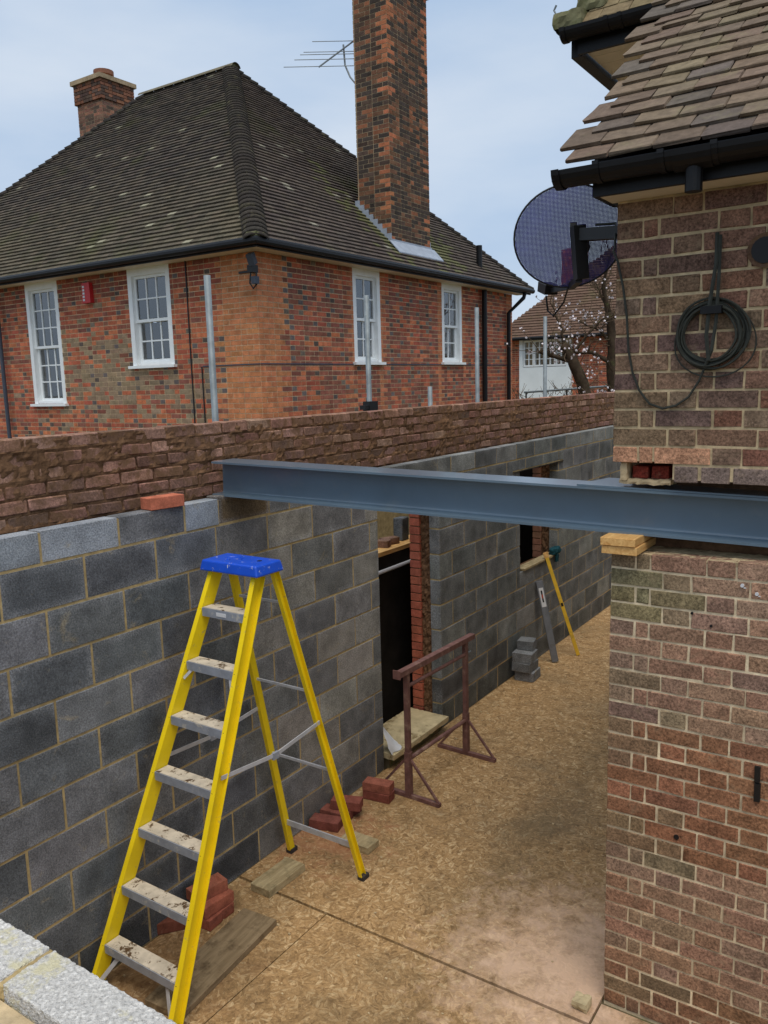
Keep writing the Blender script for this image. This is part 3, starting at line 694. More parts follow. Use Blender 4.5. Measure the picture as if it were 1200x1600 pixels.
# roof
RUN, RISE = 4.5, 4.36; SL = math.hypot(RUN, RISE); cp, sp_ = RUN/SL, RISE/SL
apex = Vector((EXe-RUN, EYe+RUN, EZe+RISE)); rend = Vector((LXe+RUN, EYe+RUN, EZe+RISE))
c1, c2, c3, c4 = Vector((EXe, EYe, EZe)), Vector((EXe, FYe, EZe)), Vector((LXe, FYe, EZe)), Vector((LXe, EYe, EZe))
mb = MB(); mb.v = [v-Vector((0, 0, .02)) for v in (c1, c2, c3, c4, apex, rend)]; 
for f in ((0,1,4), (1,2,5,4), (2,3,5), (3,0,4,5), (0,3,2,1)): mb.face(f)
put('roof_deck', mb, MAT['dark_metal'], nb)
tcs = [lin(80,74,68,1.15), lin(74,68,63,1.15), lin(87,79,71,1.15), lin(70,65,61,1.15), lin(90,83,74,1.15)]
def slope(mb, P0, e, s, n, width, left, right, mossf, ga=.108, tw=.165):
    i = 0
    while i*ga < SL-.06:
        d = i*ga; lo, hi = left*d*cp, width-right*d*cp; u = lo-(.08 if i % 2 else 0)
        while u < hi:
            a, b = max(u, lo), min(u+tw-.005, hi)
            if b-a > .03:
                rr = R.random(); mb.cur = mossf(P0+e*u+s*d, vary(R.choice(tcs), .09, .03), rr)
                lift = R.uniform(0, .005); j = R.uniform(-.004,.004)
                q = lambda uu, dd, nn: P0+e*uu+s*dd+n*nn
                b0 = len(mb.v); mb.v += [q(a, d+j, .012), q(b, d+j, .012), q(a, d+j, .040+lift), q(b, d+j, .040+lift), q(a, d+ga+.02, .010), q(b, d+ga+.02, .010)]
                for f in ((0,1,3,2), (2,3,5,4), (0,2,4), (1,5,3)): mb.face([b0+t for t in f])
            u += tw
        i += 1
def mossL(p, c, rr):
    m = max(0, min(1, (6.9-p.z)/1.6))*.5*(.55+.6*noise.noise(p*.6)); c = mixcol(c, lin(112,106,76,1.1), max(0, m)*.8)
    if rr > .99: c = lin(150,146,126,1.0)
    return c
def mossR(p, c, rr):
    near = math.exp(-((p.y-9.25)/.5)**2-((p.z-5.7)/.6)**2)+.9*math.exp(-((p.y-7.25)/.35)**2-((p.z-5.8)/.8)**2)
    if R.random() < near*1.1: c = mixcol(c, lin(112,120,66,1.1), .6)
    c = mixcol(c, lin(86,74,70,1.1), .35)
    if rr > .995: c = lin(140,136,122,1.0)
    return c
mb = MB(); slope(mb, c1, Vector((-1,0,0)), Vector((0,cp,sp_)), Vector((0,-sp_,cp)), EXe-LXe, 1, 1, mossL)
slope(mb, c1, Vector((0,1,0)), Vector((-cp,0,sp_)), Vector((sp_,0,cp)), FYe-EYe, 1, 1, mossR)
put('roof_tiles', mb, MAT['far_tile'], nb, col=True, kind='stuff')
def hip(p0, p1, n0, n1, gap, skip=0, hw=.17):
    d = (p1-p0); L = d.length; d.normalize(); e0 = n0; e1 = n1; k = int(L/gap)
    upn = (Vector((0,0,1))-d*d.z).normalized(); side = d.cross(upn)
    mb = MB(); N = 8; q = []
    for t, lift in ((-.02, .085), (gap+.07, .045)):
        for th, up_ in ((0, 0), (1, -.02)):
            q.append([d*t+side*(hw*math.sin(a))+upn*(lift+up_-.135*(1-math.cos(a))-.0*abs(a)) for a in [(-1.15+2.3*i/N) for i in range(N+1)]])
    mb.strip([q[1], q[0], q[2]]); me = mb.mesh('hip_tile', Vector((0,0,0)), True); me.materials.append(MAT['near_tile'])
    for i in range(skip, k):
        inst('hip_tile', me, None, nb, p0+d*(i*gap), None, vary(lin(60,56,52,1.1), .2, .03))
hip(c1, apex, None, None, .133, 0, .19); hip(c2, apex, None, None, .17, 0, .12); hip(c4, rend, None, None, .17, 0, .12)
k = int((apex-rend).length/.3)
for i in range(k+1):
    p = rend+(apex-rend)*(i/k); q = [[p+Vector((dx, .13*math.sin(a), .075-.12*(1-math.cos(a)))) for a in [-1.3+2.6*j/8 for j in range(9)]] for dx in (-.155, .155)]
    put('ridge_tile', MB().strip(q), MAT['near_tile'], nb, smooth=True).color = vary(lin(104,98,82,1.2), .15)
put('ridge_end', MB().tube([apex+Vector((-.1,0,-.06)), apex+Vector((.10,0,-.06))], .135, 12), MAT['moss_stone'], nb)
put('eaves_hip_end', lumpy(EXe-.15, EXe+.05, EYe-.05, EYe+.15, EZe+.0, EZe+.09, .04, .012, 4), MAT['moss_stone'], nb)
# tall chimney on the side slope
def chimbrick(mb, x0, x1, y0, y1, z0, z1, colf):
    Tn = lambda u, w, z: Vector((u, y0-w, z)); Te = lambda u, w, z: Vector((x1+w, u, z)); Tw = lambda u, w, z: Vector((x0-w, u, z)); Tb = lambda u, w, z: Vector((u, y1+w, z))
    facebricks(mb, Tn, x0, x1, z0, z1, [], lambda u, z, h, x: colf(x1-u, z, h), True); facebricks(mb, Te, y0, y1, z0, z1, [], lambda u, z, h, x: colf(min(u-y0, (y1-u)), z, h))
    facebricks(mb, Tw, y0, y1, z0, z1, [], lambda u, z, h, x: colf(u-y0, z, h)); facebricks(mb, Tb, x0, x1, z0, z1, [], lambda u, z, h, x: colf(x1-u, z, h))
def soot(d, z, h):
    rr = R.random()
    if d < .14 and rr < (.7 if z > 8.4 else .22): return vary(lin(156,98,70,1.35), .15, .05)
    if rr < .36: return vary(lin(76,62,54,1.25), .25, .03)
    if rr < .62: return vary(lin(100,72,56,1.3), .2, .04)
    return vary(lin(66,58,53,1.2), .2) if rr < .88 else vary(lin(126,82,60,1.3), .15)
CX0, CX1, CY0, CY1 = -5.36, -4.66, 7.50, 8.83
chm = put('chimney', MB().box(CX0+.008, CX1-.003, CY0+.003, CY1-.003, 4.9, 9.95), MAT['soot_mortar'], nb)
mb = MB(); chimbrick(mb, CX0, CX1, CY0, CY1, 5.0, 9.86, soot); put('chimney_bricks', mb, MAT['far_brick'], chm, col=True, kind='stuff')
put('chimney_cap', MB().box(CX0-.05, CX1+.05, CY0-.05, CY1+.05, 9.86, 10.15), MAT['soot_mortar'], chm)
rz = lambda x: EZe+(EXe-x)*RISE/RUN
fl_ = MB().box(CX1, CX1+.02, CY0-.04, CY1+.04, rz(CX1)-.08, rz(CX1)+.10)
fl_.hexa([(CX1+.02, CY0-.10, rz(CX1)+.05), (CX1+.22, CY0-.10, rz(CX1+.22)+.05), (CX1+.22, CY1+.12, rz(CX1+.22)+.05), (CX1+.02, CY1+.12, rz(CX1)+.05), (CX1+.02, CY0-.10, rz(CX1)+.07), (CX1+.22, CY0-.10, rz(CX1+.22)+.07), (CX1+.22, CY1+.12, rz(CX1+.22)+.07), (CX1+.02, CY1+.12, rz(CX1)+.07)])
for yy in (CY0-.02, CY1):
    for i in range(8):
        xa = CX1-i*.094; fl_.hexa([(xa, yy, rz(xa)-.04), (xa-.094, yy, rz(xa-.094)-.04), (xa-.094, yy+.02, rz(xa-.094)-.04), (xa, yy+.02, rz(xa)-.04), (xa, yy, rz(xa)+.20), (xa-.094, yy, rz(xa)+.20), (xa-.094, yy+.02, rz(xa)+.20), (xa, yy+.02, rz(xa)+.20)])
put('flashing', fl_, MAT['lead'], chm)
# chimney behind the far hip
FC = (-14.55, -13.62, 8.7, 9.6)
ch2 = put('rear_chimney', MB().box(FC[0]+.003, FC[1]-.003, FC[2]+.003, FC[3]-.003, 7.2, 10.40), MAT['soot_mortar'], nb)
mb = MB(); chimbrick(mb, *FC, 7.3, 10.2, lambda d, z, h: vary(R.choice([lin(126,90,76,1.3), lin(108,82,70,1.3), lin(84,70,62,1.2), lin(140,100,80,1.3)]), .18, .04))
chimbrick(mb, FC[0]-.05, FC[1]+.05, FC[2]-.05, FC[3]+.05, 9.99, 10.40, lambda d, z, h: vary(R.choice([lin(120,82,64,1.3), lin(84,68,60,1.2)]), .18, .04))
put('chimney_bricks', mb, MAT['far_brick'], ch2, col=True, kind='stuff')
put('chimney_cap', MB().box(FC[0]-.1, FC[1]+.1, FC[2]-.1, FC[3]+.1, 10.40, 10.50), MAT['soot_mortar'], ch2)
o = put('chimney_pot', MB().tube([(-13.98, 9.1, 10.50), (-13.98, 9.1, 10.62), (-13.98, 9.1, 10.64), (-13.98, 9.1, 10.74)], [.21, .19, .24, .24], 14), MAT['new_brick'], ch2); o.color = lin(120,84,68,1.3)
# rainwater and soil pipes
pz = 1.0
put('downpipe', MB().tube([(-10.72, HY-.32, EV-.02), (-10.72, HY-.1, EV-.22), (-10.72, HY-.1, -.06)], .036, 10), MAT['dark_pipe'], nb)
put('soil_pipe', MB().tube([(HX+.09, 10.66, 0), (HX+.09, 10.66, EV-.02)], .055, 12), MAT['black_plastic'], nb)
put('vent_pipe', MB().tube([(HX-.02, 10.66, 5.1), (HX-.02, 10.66, 5.78)], .062, 12), MAT['black_plastic'], nb)
put('downpipe', MB().tube([(HX+.36, 12.1, EV+.02), (HX+.34, 12.08, EV-.1), (HX+.08, 11.86, EV-.42), (HX+.08, 11.86, -.06)], .045, 10), MAT['black_plastic'], nb)
put('wall_cable', MB().tube([(-5.92, HY-.012, EV), (-5.925, HY-.012, 2.4)], .010, 6).tube([(-5.70, HY-.014, 3.35), (-5.70, HY-.014, 2.4)], .010, 6), MAT['dark_metal'], nb)
# small things fixed to it
ab = thing('alarm_box', 'red alarm box high on the brick wall between two sash windows', 'alarm box', (-8.2, HY-.05, 4.44))
put('case', MB().prism([(-8.31, HY-.075, 4.46), (-8.10, HY-.075, 4.46), (-8.11, HY-.075, 4.78), (-8.30, HY-.075, 4.78)], (0, .073, 0)), MAT['red_plastic'], ab)
for i in range(5): put('lettering', MB().box(-8.285, -8.235, HY-.079, HY-.076, 4.70-i*.052, 4.735-i*.052), MAT['print_white'], ab)
sc = thing('floodlight', 'small dark floodlight bracket on the orange corner of the brick house', 'lamp', (HX+.05, HY-.05, 4.5))
put('mount', MB().box(HX-.05, HX+.05, HY-.12, HY-.005, 4.60, 4.70).bar((HX-.30, HY-.02, 4.63), (HX+.02, HY-.02, 4.63), .02, .03), MAT['dark_metal'], sc)
put('lamp_head', MB().obox((HX+.06, HY-.14, 4.77), (.055,0,0), (0,.03,.02), (0,-.03,.07)), MAT['dark_pipe'], sc)
put('cable_loop', MB().tube([(HX-.02, HY-.08, 4.62), (HX-.03, HY-.10, 4.46), (HX+.03, HY-.10, 4.38), (HX+.08, HY-.08, 4.44), (HX+.08, HY-.08, 4.60)], .012, 6), MAT['dark_metal'], sc)
put('sensor', MB().box(HX+.03, HX+.11, HY-.14, HY-.06, 4.44, 4.54), MAT['dark_pipe'], sc)
an = thing('tv_aerial', 'thin metal television aerial on a curved arm beside the tall chimney', 'aerial', (-5.36, 7.55, 8.2))
A0, A1 = Vector((-5.52, 7.72, 9.02)), Vector((-5.98, 7.30, 8.58))
put('boom', MB().tube([A0, A1], .014, 6), MAT['galvanised'], an)
put('mast', MB().tube([(-5.37, 7.60, 8.22), (-5.52, 7.60, 8.40), (-5.63, 7.61, 8.62), (-5.66, 7.62, 8.97)], .016, 6), MAT['galvanised'], an)
ed = Vector((.60, .42, 0)).normalized()
for t, l0, l1 in ((0.0, .72, .04), (.42, .62, .62), (.52, .62, .62), (.72, .60, .60), (1.0, .62, .62)):
    p = A0.lerp(A1, t)+Vector((0, 0, .01)); put('element', MB().tube([p-ed*l0, p+ed*l1], .007, 5), MAT['galvanised'], an)

# ================================================================ house farther off, tree, fence
FH = thing('distant_house', 'distant brick house with a brown tile roof and a white rendered bay', 'house', (-6.5, 23, 0))
fy = 22.0
TF = lambda u, w, z: Vector((u, fy-w, z))
WF = [(-8.62, -7.02, 3.42, 4.36)]
mb = MB(); facebricks(mb, TF, -9.3, -1.5, .5, 4.45, [(-8.75, -6.85, 0, 4.5), (-5.2, -4.4, 2.6, 3.8)], lambda u, z, h, x: vary(R.choice(red), .2, .05)); put('wall_bricks', mb, MAT['far_brick'], FH, col=True, kind='stuff')
put('wall', MB().tbox(TF, -9.3, -8.74, -.3, -.006, -.06, 4.45).tbox(TF, -6.86, -1.5, -.3, -.006, -.06, 4.45).box(-9.3, -9.0, fy+.3, fy+7, -.06, 4.45), MAT['far_mortar'], FH)
mb = MB()
for a, b, c, d in rects_minus(-8.75, -6.85, -.06, 4.45, WF): mb.tbox(TF, a, b, -.2, .12, c, d)
bay = put('bay', mb, MAT['render_white'], FH)
put('bay_roof', MB().tbox(TF, -8.85, -6.75, -.1, .25, 4.45, 4.56), MAT['white_paint'], FH)
for i in range(4):
    a = -8.60+i*.395; w = MB()
    w.tbox(TF, a, a+.04, -.02, .1, 3.44, 4.34); w.tbox(TF, a+.34, a+.385, -.02, .1, 3.44, 4.34); w.tbox(TF, a+.04, a+.34, -.02, .1, 3.44, 3.5); w.tbox(TF, a+.04, a+.34, -.02, .1, 4.28, 4.34)
    w.tbox(TF, a+.175, a+.205, 0, .08, 3.5, 4.28)
    for j in range(1, 4): w.tbox(TF, a+.04, a+.34, 0, .079, 3.5+j*.195-.012, 3.5+j*.195+.012)
    win = put('window', w, MAT['white_paint'], FH); put('pane', MB().tbox(TF, a+.042, a+.338, .03, .035, 3.502, 4.278), MAT['glass'], win)
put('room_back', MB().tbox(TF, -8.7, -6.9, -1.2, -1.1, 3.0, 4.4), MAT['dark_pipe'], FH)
w = put('window', MB().tbox(TF, -5.2, -4.4, -.1, .03, 2.6, 2.68).tbox(TF, -5.2, -5.12, -.1, .03, 2.68, 3.8).tbox(TF, -4.48, -4.4, -.1, .03, 2.68, 3.8).tbox(TF, -5.12, -4.48, -.1, .03, 3.72, 3.8), MAT['white_paint'], FH)
put('pane', MB().tbox(TF, -5.12, -4.48, -.05, -.04, 2.68, 3.72), MAT['glass'], w)
SLb, RUNb, RISEb = SL, RUN, RISE
mb = MB(); P0 = Vector((-9.75, fy-.35, 4.42)); SL = 5.6
slope(mb, P0, Vector((1,0,0)), Vector((0,cp,sp_)), Vector((0,-sp_,cp)), 9.0, 1, 0, lambda p, c, rr: mixcol(c, lin(104,78,64,1.25), .6), .14, .3)
put('roof_tiles', mb, MAT['far_tile'], FH, col=True, kind='stuff'); SL = SLb
mb = MB(); mb.v = [Vector(q)-Vector((0,0,.03)) for q in (P0, P0+Vector((9,0,0)), P0+Vector((9, 4.0, 3.9)), P0+Vector((4.0, 4.0, 3.9)), P0+Vector((0, 8, 0)), P0+Vector((9, 8, 0)))]
for f in ((0,1,2,3), (0,3,4), (3,2,5,4), (0,4,5,1)): mb.face(f)
put('roof_deck', mb, MAT['far_mortar'], FH)
put('gutter', MB().tube([P0+Vector((0,-.05,-.02)), P0+Vector((9,-.05,-.02))], .06, 8), MAT['black_plastic'], FH)
mb = MB(); chimbrick(mb, -8.05, -7.35, 24.0, 24.8, 5.5, 7.6, lambda d, z, h: vary(R.choice(red[:3]), .15, .05)); cc = put('chimney', MB().box(-8.04, -7.36, 24.01, 24.79, 5.0, 7.6), MAT['far_mortar'], FH)
put('chimney_bricks', mb, MAT['far_brick'], cc, col=True, kind='stuff')

def tree(name, label, base, limbs, twn, bloss, group=None, spread=.9, seed=1, box=None):
    rr = random.Random(seed); t = thing(name, label, 'tree', base, group); mb = MB(); tips = []
    for pts, r0, r1 in limbs:
        n = len(pts); P = []
        for i in range(n-1):
            for q in range(5): P.append(Vector(pts[i]).lerp(Vector(pts[i+1]), q/5)+Vector((rr.uniform(-.02,.02), rr.uniform(-.02,.02), 0)))
        P.append(Vector(pts[-1])); mb.tube(P, [r0+(r1-r0)*i/(len(P)-1) for i in range(len(P))], 9); tips += P[len(P)//3:]
    put('trunk', mb, MAT['bark'], t, smooth=True)
    tw = MB(); ends = []
    for i in range(twn):
        p = rr.choice(tips).copy(); d = Vector((rr.uniform(-1, 1), rr.uniform(-1, 1), rr.uniform(-.1, 1.1))).normalized(); L = rr.uniform(.3, 1)*spread; P = [p.copy()]
        for q in range(5):
            d = (d+Vector((rr.uniform(-.5,.5), rr.uniform(-.5,.5), rr.uniform(-.25,.35)))*.6).normalized(); p = p+d*L/5; P.append(p.copy())
        tw.tube(P, [.012, .010, .008, .006, .005, .003], 4, False); ends += P[2:]
    cr = put('crown', tw, MAT['twig'], t)
    if bloss:
        bl = MB()
        for i in range(bloss):
            c = rr.choice(ends)+Vector((rr.uniform(-.05,.05), rr.uniform(-.05,.05), rr.uniform(-.05,.05)))
            for q in range(5):
                a = Vector((rr.uniform(-1,1), rr.uniform(-1,1), rr.uniform(-1,1))).normalized(); b = a.orthogonal().normalized(); s = rr.uniform(.012, .026)
                e2 = a.cross(b); k0 = len(bl.v); o_ = c+a*s*.8; bl.v += [o_+b*s, o_+e2*s, o_-b*s, o_-e2*s]; bl.face((k0, k0+1, k0+2, k0+3))
        put('blossom', bl, MAT['blossom'], t, kind='stuff')
    return t
tree('blossom_tree', 'small tree with white blossom on a dark leaning trunk behind the wall', (-2.2, 11.6, -.05),
     [([(-2.15, 11.6, -.1), (-2.35, 11.6, 1.5), (-2.62, 11.58, 2.8), (-2.82, 11.5, 3.35), (-3.05, 11.45, 3.72)], .16, .10), ([(-2.82, 11.5, 3.35), (-3.2, 11.3, 3.5), (-3.45, 11.2, 3.58)], .05, .03),
      ([(-3.0, 11.45, 3.68), (-3.1, 11.5, 4.1), (-3.35, 11.5, 4.6)], .035, .012), ([(-2.9, 11.5, 3.5), (-2.5, 11.7, 4.0), (-2.2, 11.8, 4.3)], .035, .012)], 90, 190, None, .75, 4)
tree('blossom_tree', 'upright dark trunk with white blossom twigs close to the corner of the brick house', (-2.0, 12.2, -.05),
     [([(-2.0, 12.2, -.1), (-2.1, 12.2, 2.0), (-2.22, 12.1, 3.1), (-2.2, 12.1, 3.8), (-2.3, 12.1, 4.35)], .14, .08), ([(-2.2, 12.1, 3.3), (-2.6, 12.0, 3.55), (-3.0, 11.9, 3.55)], .05, .02),
      ([(-2.2, 12.1, 3.7), (-2.5, 12.1, 4.0), (-2.9, 12.0, 4.2)], .03, .01), ([(-2.3, 12.1, 4.3), (-2.4, 12.0, 4.9), (-2.2, 11.9, 5.5)], .06, .015)], 120, 110, None, .8, 9)
tree('bare_tree', 'bare fine-twigged tree in front of the distant brown roof', (-2.6, 17, -.05),
     [([(-2.7, 17, -.1), (-2.9, 17, 2.5), (-3.1, 17, 4.2), (-3.2, 17, 5.6)], .14, .04), ([(-3.0, 17, 3.8), (-3.9, 16.8, 4.8), (-4.3, 16.8, 5.6)], .06, .015), ([(-3.0, 17, 4.0), (-2.2, 17.2, 5.0), (-1.6, 17.2, 5.9)], .06, .015)], 260, 0, None, 1.2, 12)
tree('bare_tree', 'very distant bare treetop past the gable of the red brick house', (-16, 40, -.05), [([(-16, 40, -.1), (-16, 40, 3.5), (-16.2, 40, 5.5)], .2, .05), ([(-16, 40, 3.5), (-17, 40, 5.2)], .1, .03), ([(-16, 40, 3.3), (-14.9, 40, 5.2)], .1, .03)], 160, 0, None, 1.6, 13)
rl = thing('garden_railing', 'low dark garden railing in front of the white bay', 'railing', (-3.6, 13, 0))
put('rail', MB().tube([(-4.6, 13, 2.72), (-1.9, 13, 2.86)], .025, 6), MAT['galvanised'], rl)
for i in range(6): put('post', MB().tube([(-4.55+i*.5, 13, -.06), (-4.55+i*.5, 13, 2.72+i*.026)], .02, 6), MAT['dark_metal'], rl)
hd = MB(); rr_ = random.Random(5)
for i in range(900):
    p = Vector((rr_.uniform(-6.5, -1.2), rr_.uniform(13.3, 14.6), rr_.uniform(1.2, 2.75)*1.0)); p.z -= .25*abs(noise.noise(p*1.3)); d = Vector((rr_.uniform(-1,1), rr_.uniform(-1,1), rr_.uniform(0,1))).normalized(); hd.tube([p, p+d*.15, p+d*.32+Vector((0,0,.06))], [.008, .006, .003], 4, False)
o = put('garden_shrubs', hd, MAT['twig']); o['kind'] = 'stuff'; o['label'] = 'tangle of bare garden shrubs beyond the wall'; o['category'] = 'shrubs'

# ================================================================ steel beam and its packing
O = Vector((-.09, -1.60, 2.41)); d = Vector((2.49, .16, -.065)).normalized(); pv = Vector((-d.y, d.x, 0)).normalized(); uv = d.cross(pv)
W_, H_, TF_, TWb, RF = .203, .203, .011, .0075, .012
pr = [(0,0), (W_,0), (W_,TF_)]
m2 = W_/2
def arc(cx, cz, a0, a1): return [(cx+RF*math.cos(a0+(a1-a0)*i/4), cz+RF*math.sin(a0+(a1-a0)*i/4)) for i in range(5)]
pr += arc(m2+TWb/2+RF, TF_+RF, -math.pi/2, -math.pi) + arc(m2+TWb/2+RF, H_-TF_-RF, math.pi, math.pi/2)
pr += [(W_,H_-TF_), (W_,H_), (0,H_), (0,H_-TF_)]
pr += arc(m2-TWb/2-RF, H_-TF_-RF, math.pi/2, 0) + arc(m2-TWb/2-RF, TF_+RF, 0, -math.pi/2) + [(0,TF_)]
bm = thing('steel_beam', 'blue-grey painted steel I-beam spanning from the block wall to the brick house', 'beam', O)
put('girder', MB().prism([O+pv*a+uv*b for a, b in pr], d*4.2), MAT['beam_paint'], bm)
q0 = O+uv*(H_+.001); put('top_plate', MB().prism([q0+d*2.20+pv*.004, q0+d*2.27+pv*.30, q0+d*4.2+pv*.30, q0+d*4.2+pv*.004], uv*.008), MAT['beam_paint'], bm)
for i, (z, dx) in enumerate(((2.275, .002), (2.3125, -.003))):
    o = inst('timber_packer', chamfer(.155, .30, .0355, .002, .001, 21+i, 'fresh_timber'), None, None, (2.34+dx, -1.405-.006*i, z+.018))
    tag(o, ['lower pale timber packer between the brick pier and the steel beam', 'upper pale timber packer wedged directly under the steel beam'][i], 'timber')

# ================================================================ step ladder
ld = thing('step_ladder', 'tall yellow step ladder with a blue top and seven dirty metal treads', 'ladder', (.35, -2.0, 0))
yF = lambda z: -1.95-(2.06-z)*.42
xl = lambda z: .066+.082*z; xr = lambda z: .6236-.0495*z
def channel(p0, p1, wv, ov, web, fl, th=.004):
    p0, p1 = Vector(p0), Vector(p1); t = (p1-p0)/2; c = (p0+p1)/2; tn = t.normalized()
    wv = Vector(wv); wv = (wv-tn*wv.dot(tn)).normalized(); ov = Vector(ov); ov = (ov-tn*ov.dot(tn)-wv*ov.dot(wv)).normalized(); mb = MB()
    mb.obox(c+wv*web/2, t, wv*(web/2-th-.0002), ov*th/2)
    mb.obox(c+wv*th/2+ov*(fl/2-th/2), t, wv*th/2, ov*fl/2); mb.obox(c+wv*(web-th/2)+ov*(fl/2-th/2), t, wv*th/2, ov*fl/2); return mb
fv = (0, 1, -.42)
for xf, sg in ((xl, -1), (xr, 1)):
    r = put('front_rail', channel((xf(.02), yF(.02), .02), (xf(2.072), yF(2.072), 2.072), fv, (sg, 0, 0), .078, .030), MAT['yellow_paint'], ld)
    put('foot', MB().obox((xf(0)+sg*.012, yF(0)+.045, .0155), (.026,0,0), (0,.05,0), (0,0,.015)), MAT['rubber'], r)
    for k in range(7):
        z = .235+.2725*k; put('rivet', MB().tube([(xf(z)+sg*.008, yF(z)-.004, z-.012), (xf(z)+sg*.008, yF(z)+.004, z-.012)], .0055, 7), MAT['rubber'], r)
for k in range(7):
    z = .235+.2725*k; y = yF(z)-.002
    t = put('tread', MB().box(xl(z)+.003, xr(z)-.003, y, y+.012, z-.046, z).box(xl(z)+.003, xr(z)-.003, y+.012, y+.09, z-.012, z-.002).box(xl(z)+.003, xr(z)-.003, y+.080, y+.092, z-.045, z-.0125), MAT['tread_metal'], ld)
    put('tread_grip', MB().box(xl(z)+.008, xr(z)-.008, y+.004, y+.088, z+.0005, z+.003), MAT['tread_top'], t)
z = .235
for s, xf in ((1, xl), (-1, xr)):
    put('tread_strut', MB().bar((xf(z)+s*.10, yF(z)+.03, z-.03), (xf(.03)+s*.006, yF(.03)+.04, .04), .022, .006, (0, 1, 0)), MAT['aluminium'], ld)
    z2 = .235+.2725*5; put('tread_gusset', MB().bar((xf(z2)+s*.04, yF(z2)+.01, z2-.035), (xf(z2-.08)+s*.005, yF(z2-.08)+.01, z2-.09), .016, .004, (0, 1, 0)), MAT['aluminium'], ld)
cp_ = MB(); x0, x1, y0, y1, za, zb = .168, .592, -1.985, -1.765, 2.062, 2.122
cp_.hexa([(x0, y0, za), (x1, y0, za), (x1, y1, za), (x0, y1, za), (x0+.014, y0+.010, zb), (x1-.014, y0+.010, zb), (x1-.014, y1-.010, zb), (x0+.014, y1-.010, zb)])
cap = put('cap', cp_, MAT['blue_plastic'], ld)
bv = cap.modifiers.new('bevel', 'BEVEL'); bv.width = .010; bv.segments = 3
put('tool_ring', MB().tube([(.33+.055*math.cos(a), -1.875+.04*math.sin(a), 2.122) for a in [i*.3 for i in range(17)]], .004, 6, False), MAT['blue_plastic'], cap)
put('tool_hole', MB().tube([(.50, -1.86, 2.1205), (.50, -1.86, 2.1232)], .014, 12), MAT['print_black'], cap)
rear = lambda s, z: Vector(((.235 if s < 0 else .53)+((.118 if s < 0 else .676)-(.235 if s < 0 else .53))*(1-z/2.075), -1.775+(.527)*(1-z/2.075), z))
for s in (-1, 1):
    r = put('rear_rail', channel(rear(s, .02), rear(s, 2.07), (0, -1, -.2), (s, 0, 0), .045, .026), MAT['yellow_paint'], ld)
    p = rear(s, 0); put('foot', MB().obox((p.x+s*.01, p.y-.02, .0145), (.022,0,0), (0,.032,0), (0,0,.014)), MAT['rubber'], r)
for z, hh in ((1.87, .014), (1.32, .014), (.787, .016), (.246, .036)):
    put('rear_bar', MB().bar(rear(-1, z)+Vector((.002,-.02,0)), rear(1, z)+Vector((-.002,-.02,0)), .010, hh), MAT['aluminium'], ld)
for s, xf in ((-1, xl), (1, xr)):
    a = Vector((xf(1.10)+s*.016, yF(1.10)+.04, 1.10)); c = rear(s, 1.12)+Vector((s*.020, -.02, 0)); mid = (a+c)/2+Vector((s*.01, 0, -.035))
    sp = put('spreader', MB().bar(a, mid, .005, .022).bar(mid, c, .006, .022), MAT['aluminium'], ld)
    put('hinge', MB().box(mid.x-.008, mid.x+.008, mid.y-.022, mid.y+.022, mid.z-.022, mid.z+.016), MAT['tread_metal'], sp)
put('printed_mark', MB().box(.33, .40, yF(1.87)-.0045, yF(1.87)-.0025, 1.837, 1.857), MAT['print_white'], ld)

# ================================================================ trestle
tr = thing('steel_trestle', 'rusty red steel trestle standing in front of the doorway', 'trestle', (.415, .15, 0))
pA, pB = Vector((.40, -.27, 0)), Vector((.432, .57, 0)); td = (pB-pA).normalized(); tx = Vector((td.y, -td.x, 0))
for p in (pA, pB):
    put('post', MB().bar(p+Vector((0,0,.03)), p+Vector((0,0,.965)), .036, .036, (0,1,0)), MAT['red_oxide'], tr)
    put('sleeve', MB().bar(p+Vector((0,0,.03)), p+Vector((0,0,.36)), .044, .044, (0,1,0)), MAT['red_oxide'], tr)
    put('foot_bar', MB().bar(p-tx*.27+Vector((0,0,.016)), p+tx*.27+Vector((0,0,.016)), .034, .028), MAT['red_oxide'], tr)
    for s in (-1, 1): put('brace', MB().bar(p+tx*s*.255+Vector((0,0,.03)), p+tx*s*.022+Vector((0,0,.30)), .016, .016), MAT['red_oxide'], tr)
a, b = pA-td*.12, pB+td*.12
put('top_bar', MB().bar(a+Vector((0,0,1.0)), b+Vector((0,0,1.0)), .05, .006).bar(a+Vector((0,0,.98))+tx*.0225, b+Vector((0,0,.98))+tx*.0225, .005, .034).bar(a+Vector((0,0,.98))-tx*.0225, b+Vector((0,0,.98))-tx*.0225, .005, .034), MAT['red_oxide'], tr)
put('end_stop', MB().bar(a+Vector((0,0,.955)), a+Vector((0,0,1.02)), .062, .008, (0,1,0)), MAT['red_oxide'], tr)
put('upper_rail', MB().tube([pA+Vector((0,0,.86)), pB+Vector((0,0,.86))], .014, 8), MAT['red_oxide'], tr)
put('lower_rail', MB().tube([pA+Vector((0,0,.30)), pB+Vector((0,0,.30))], .016, 8), MAT['red_oxide'], tr)
put('pin', MB().tube([pB+Vector((0,0,.86))-td*.03, pB+Vector((0,0,.86))+td*.09], .007, 6), MAT['galvanised'], tr)

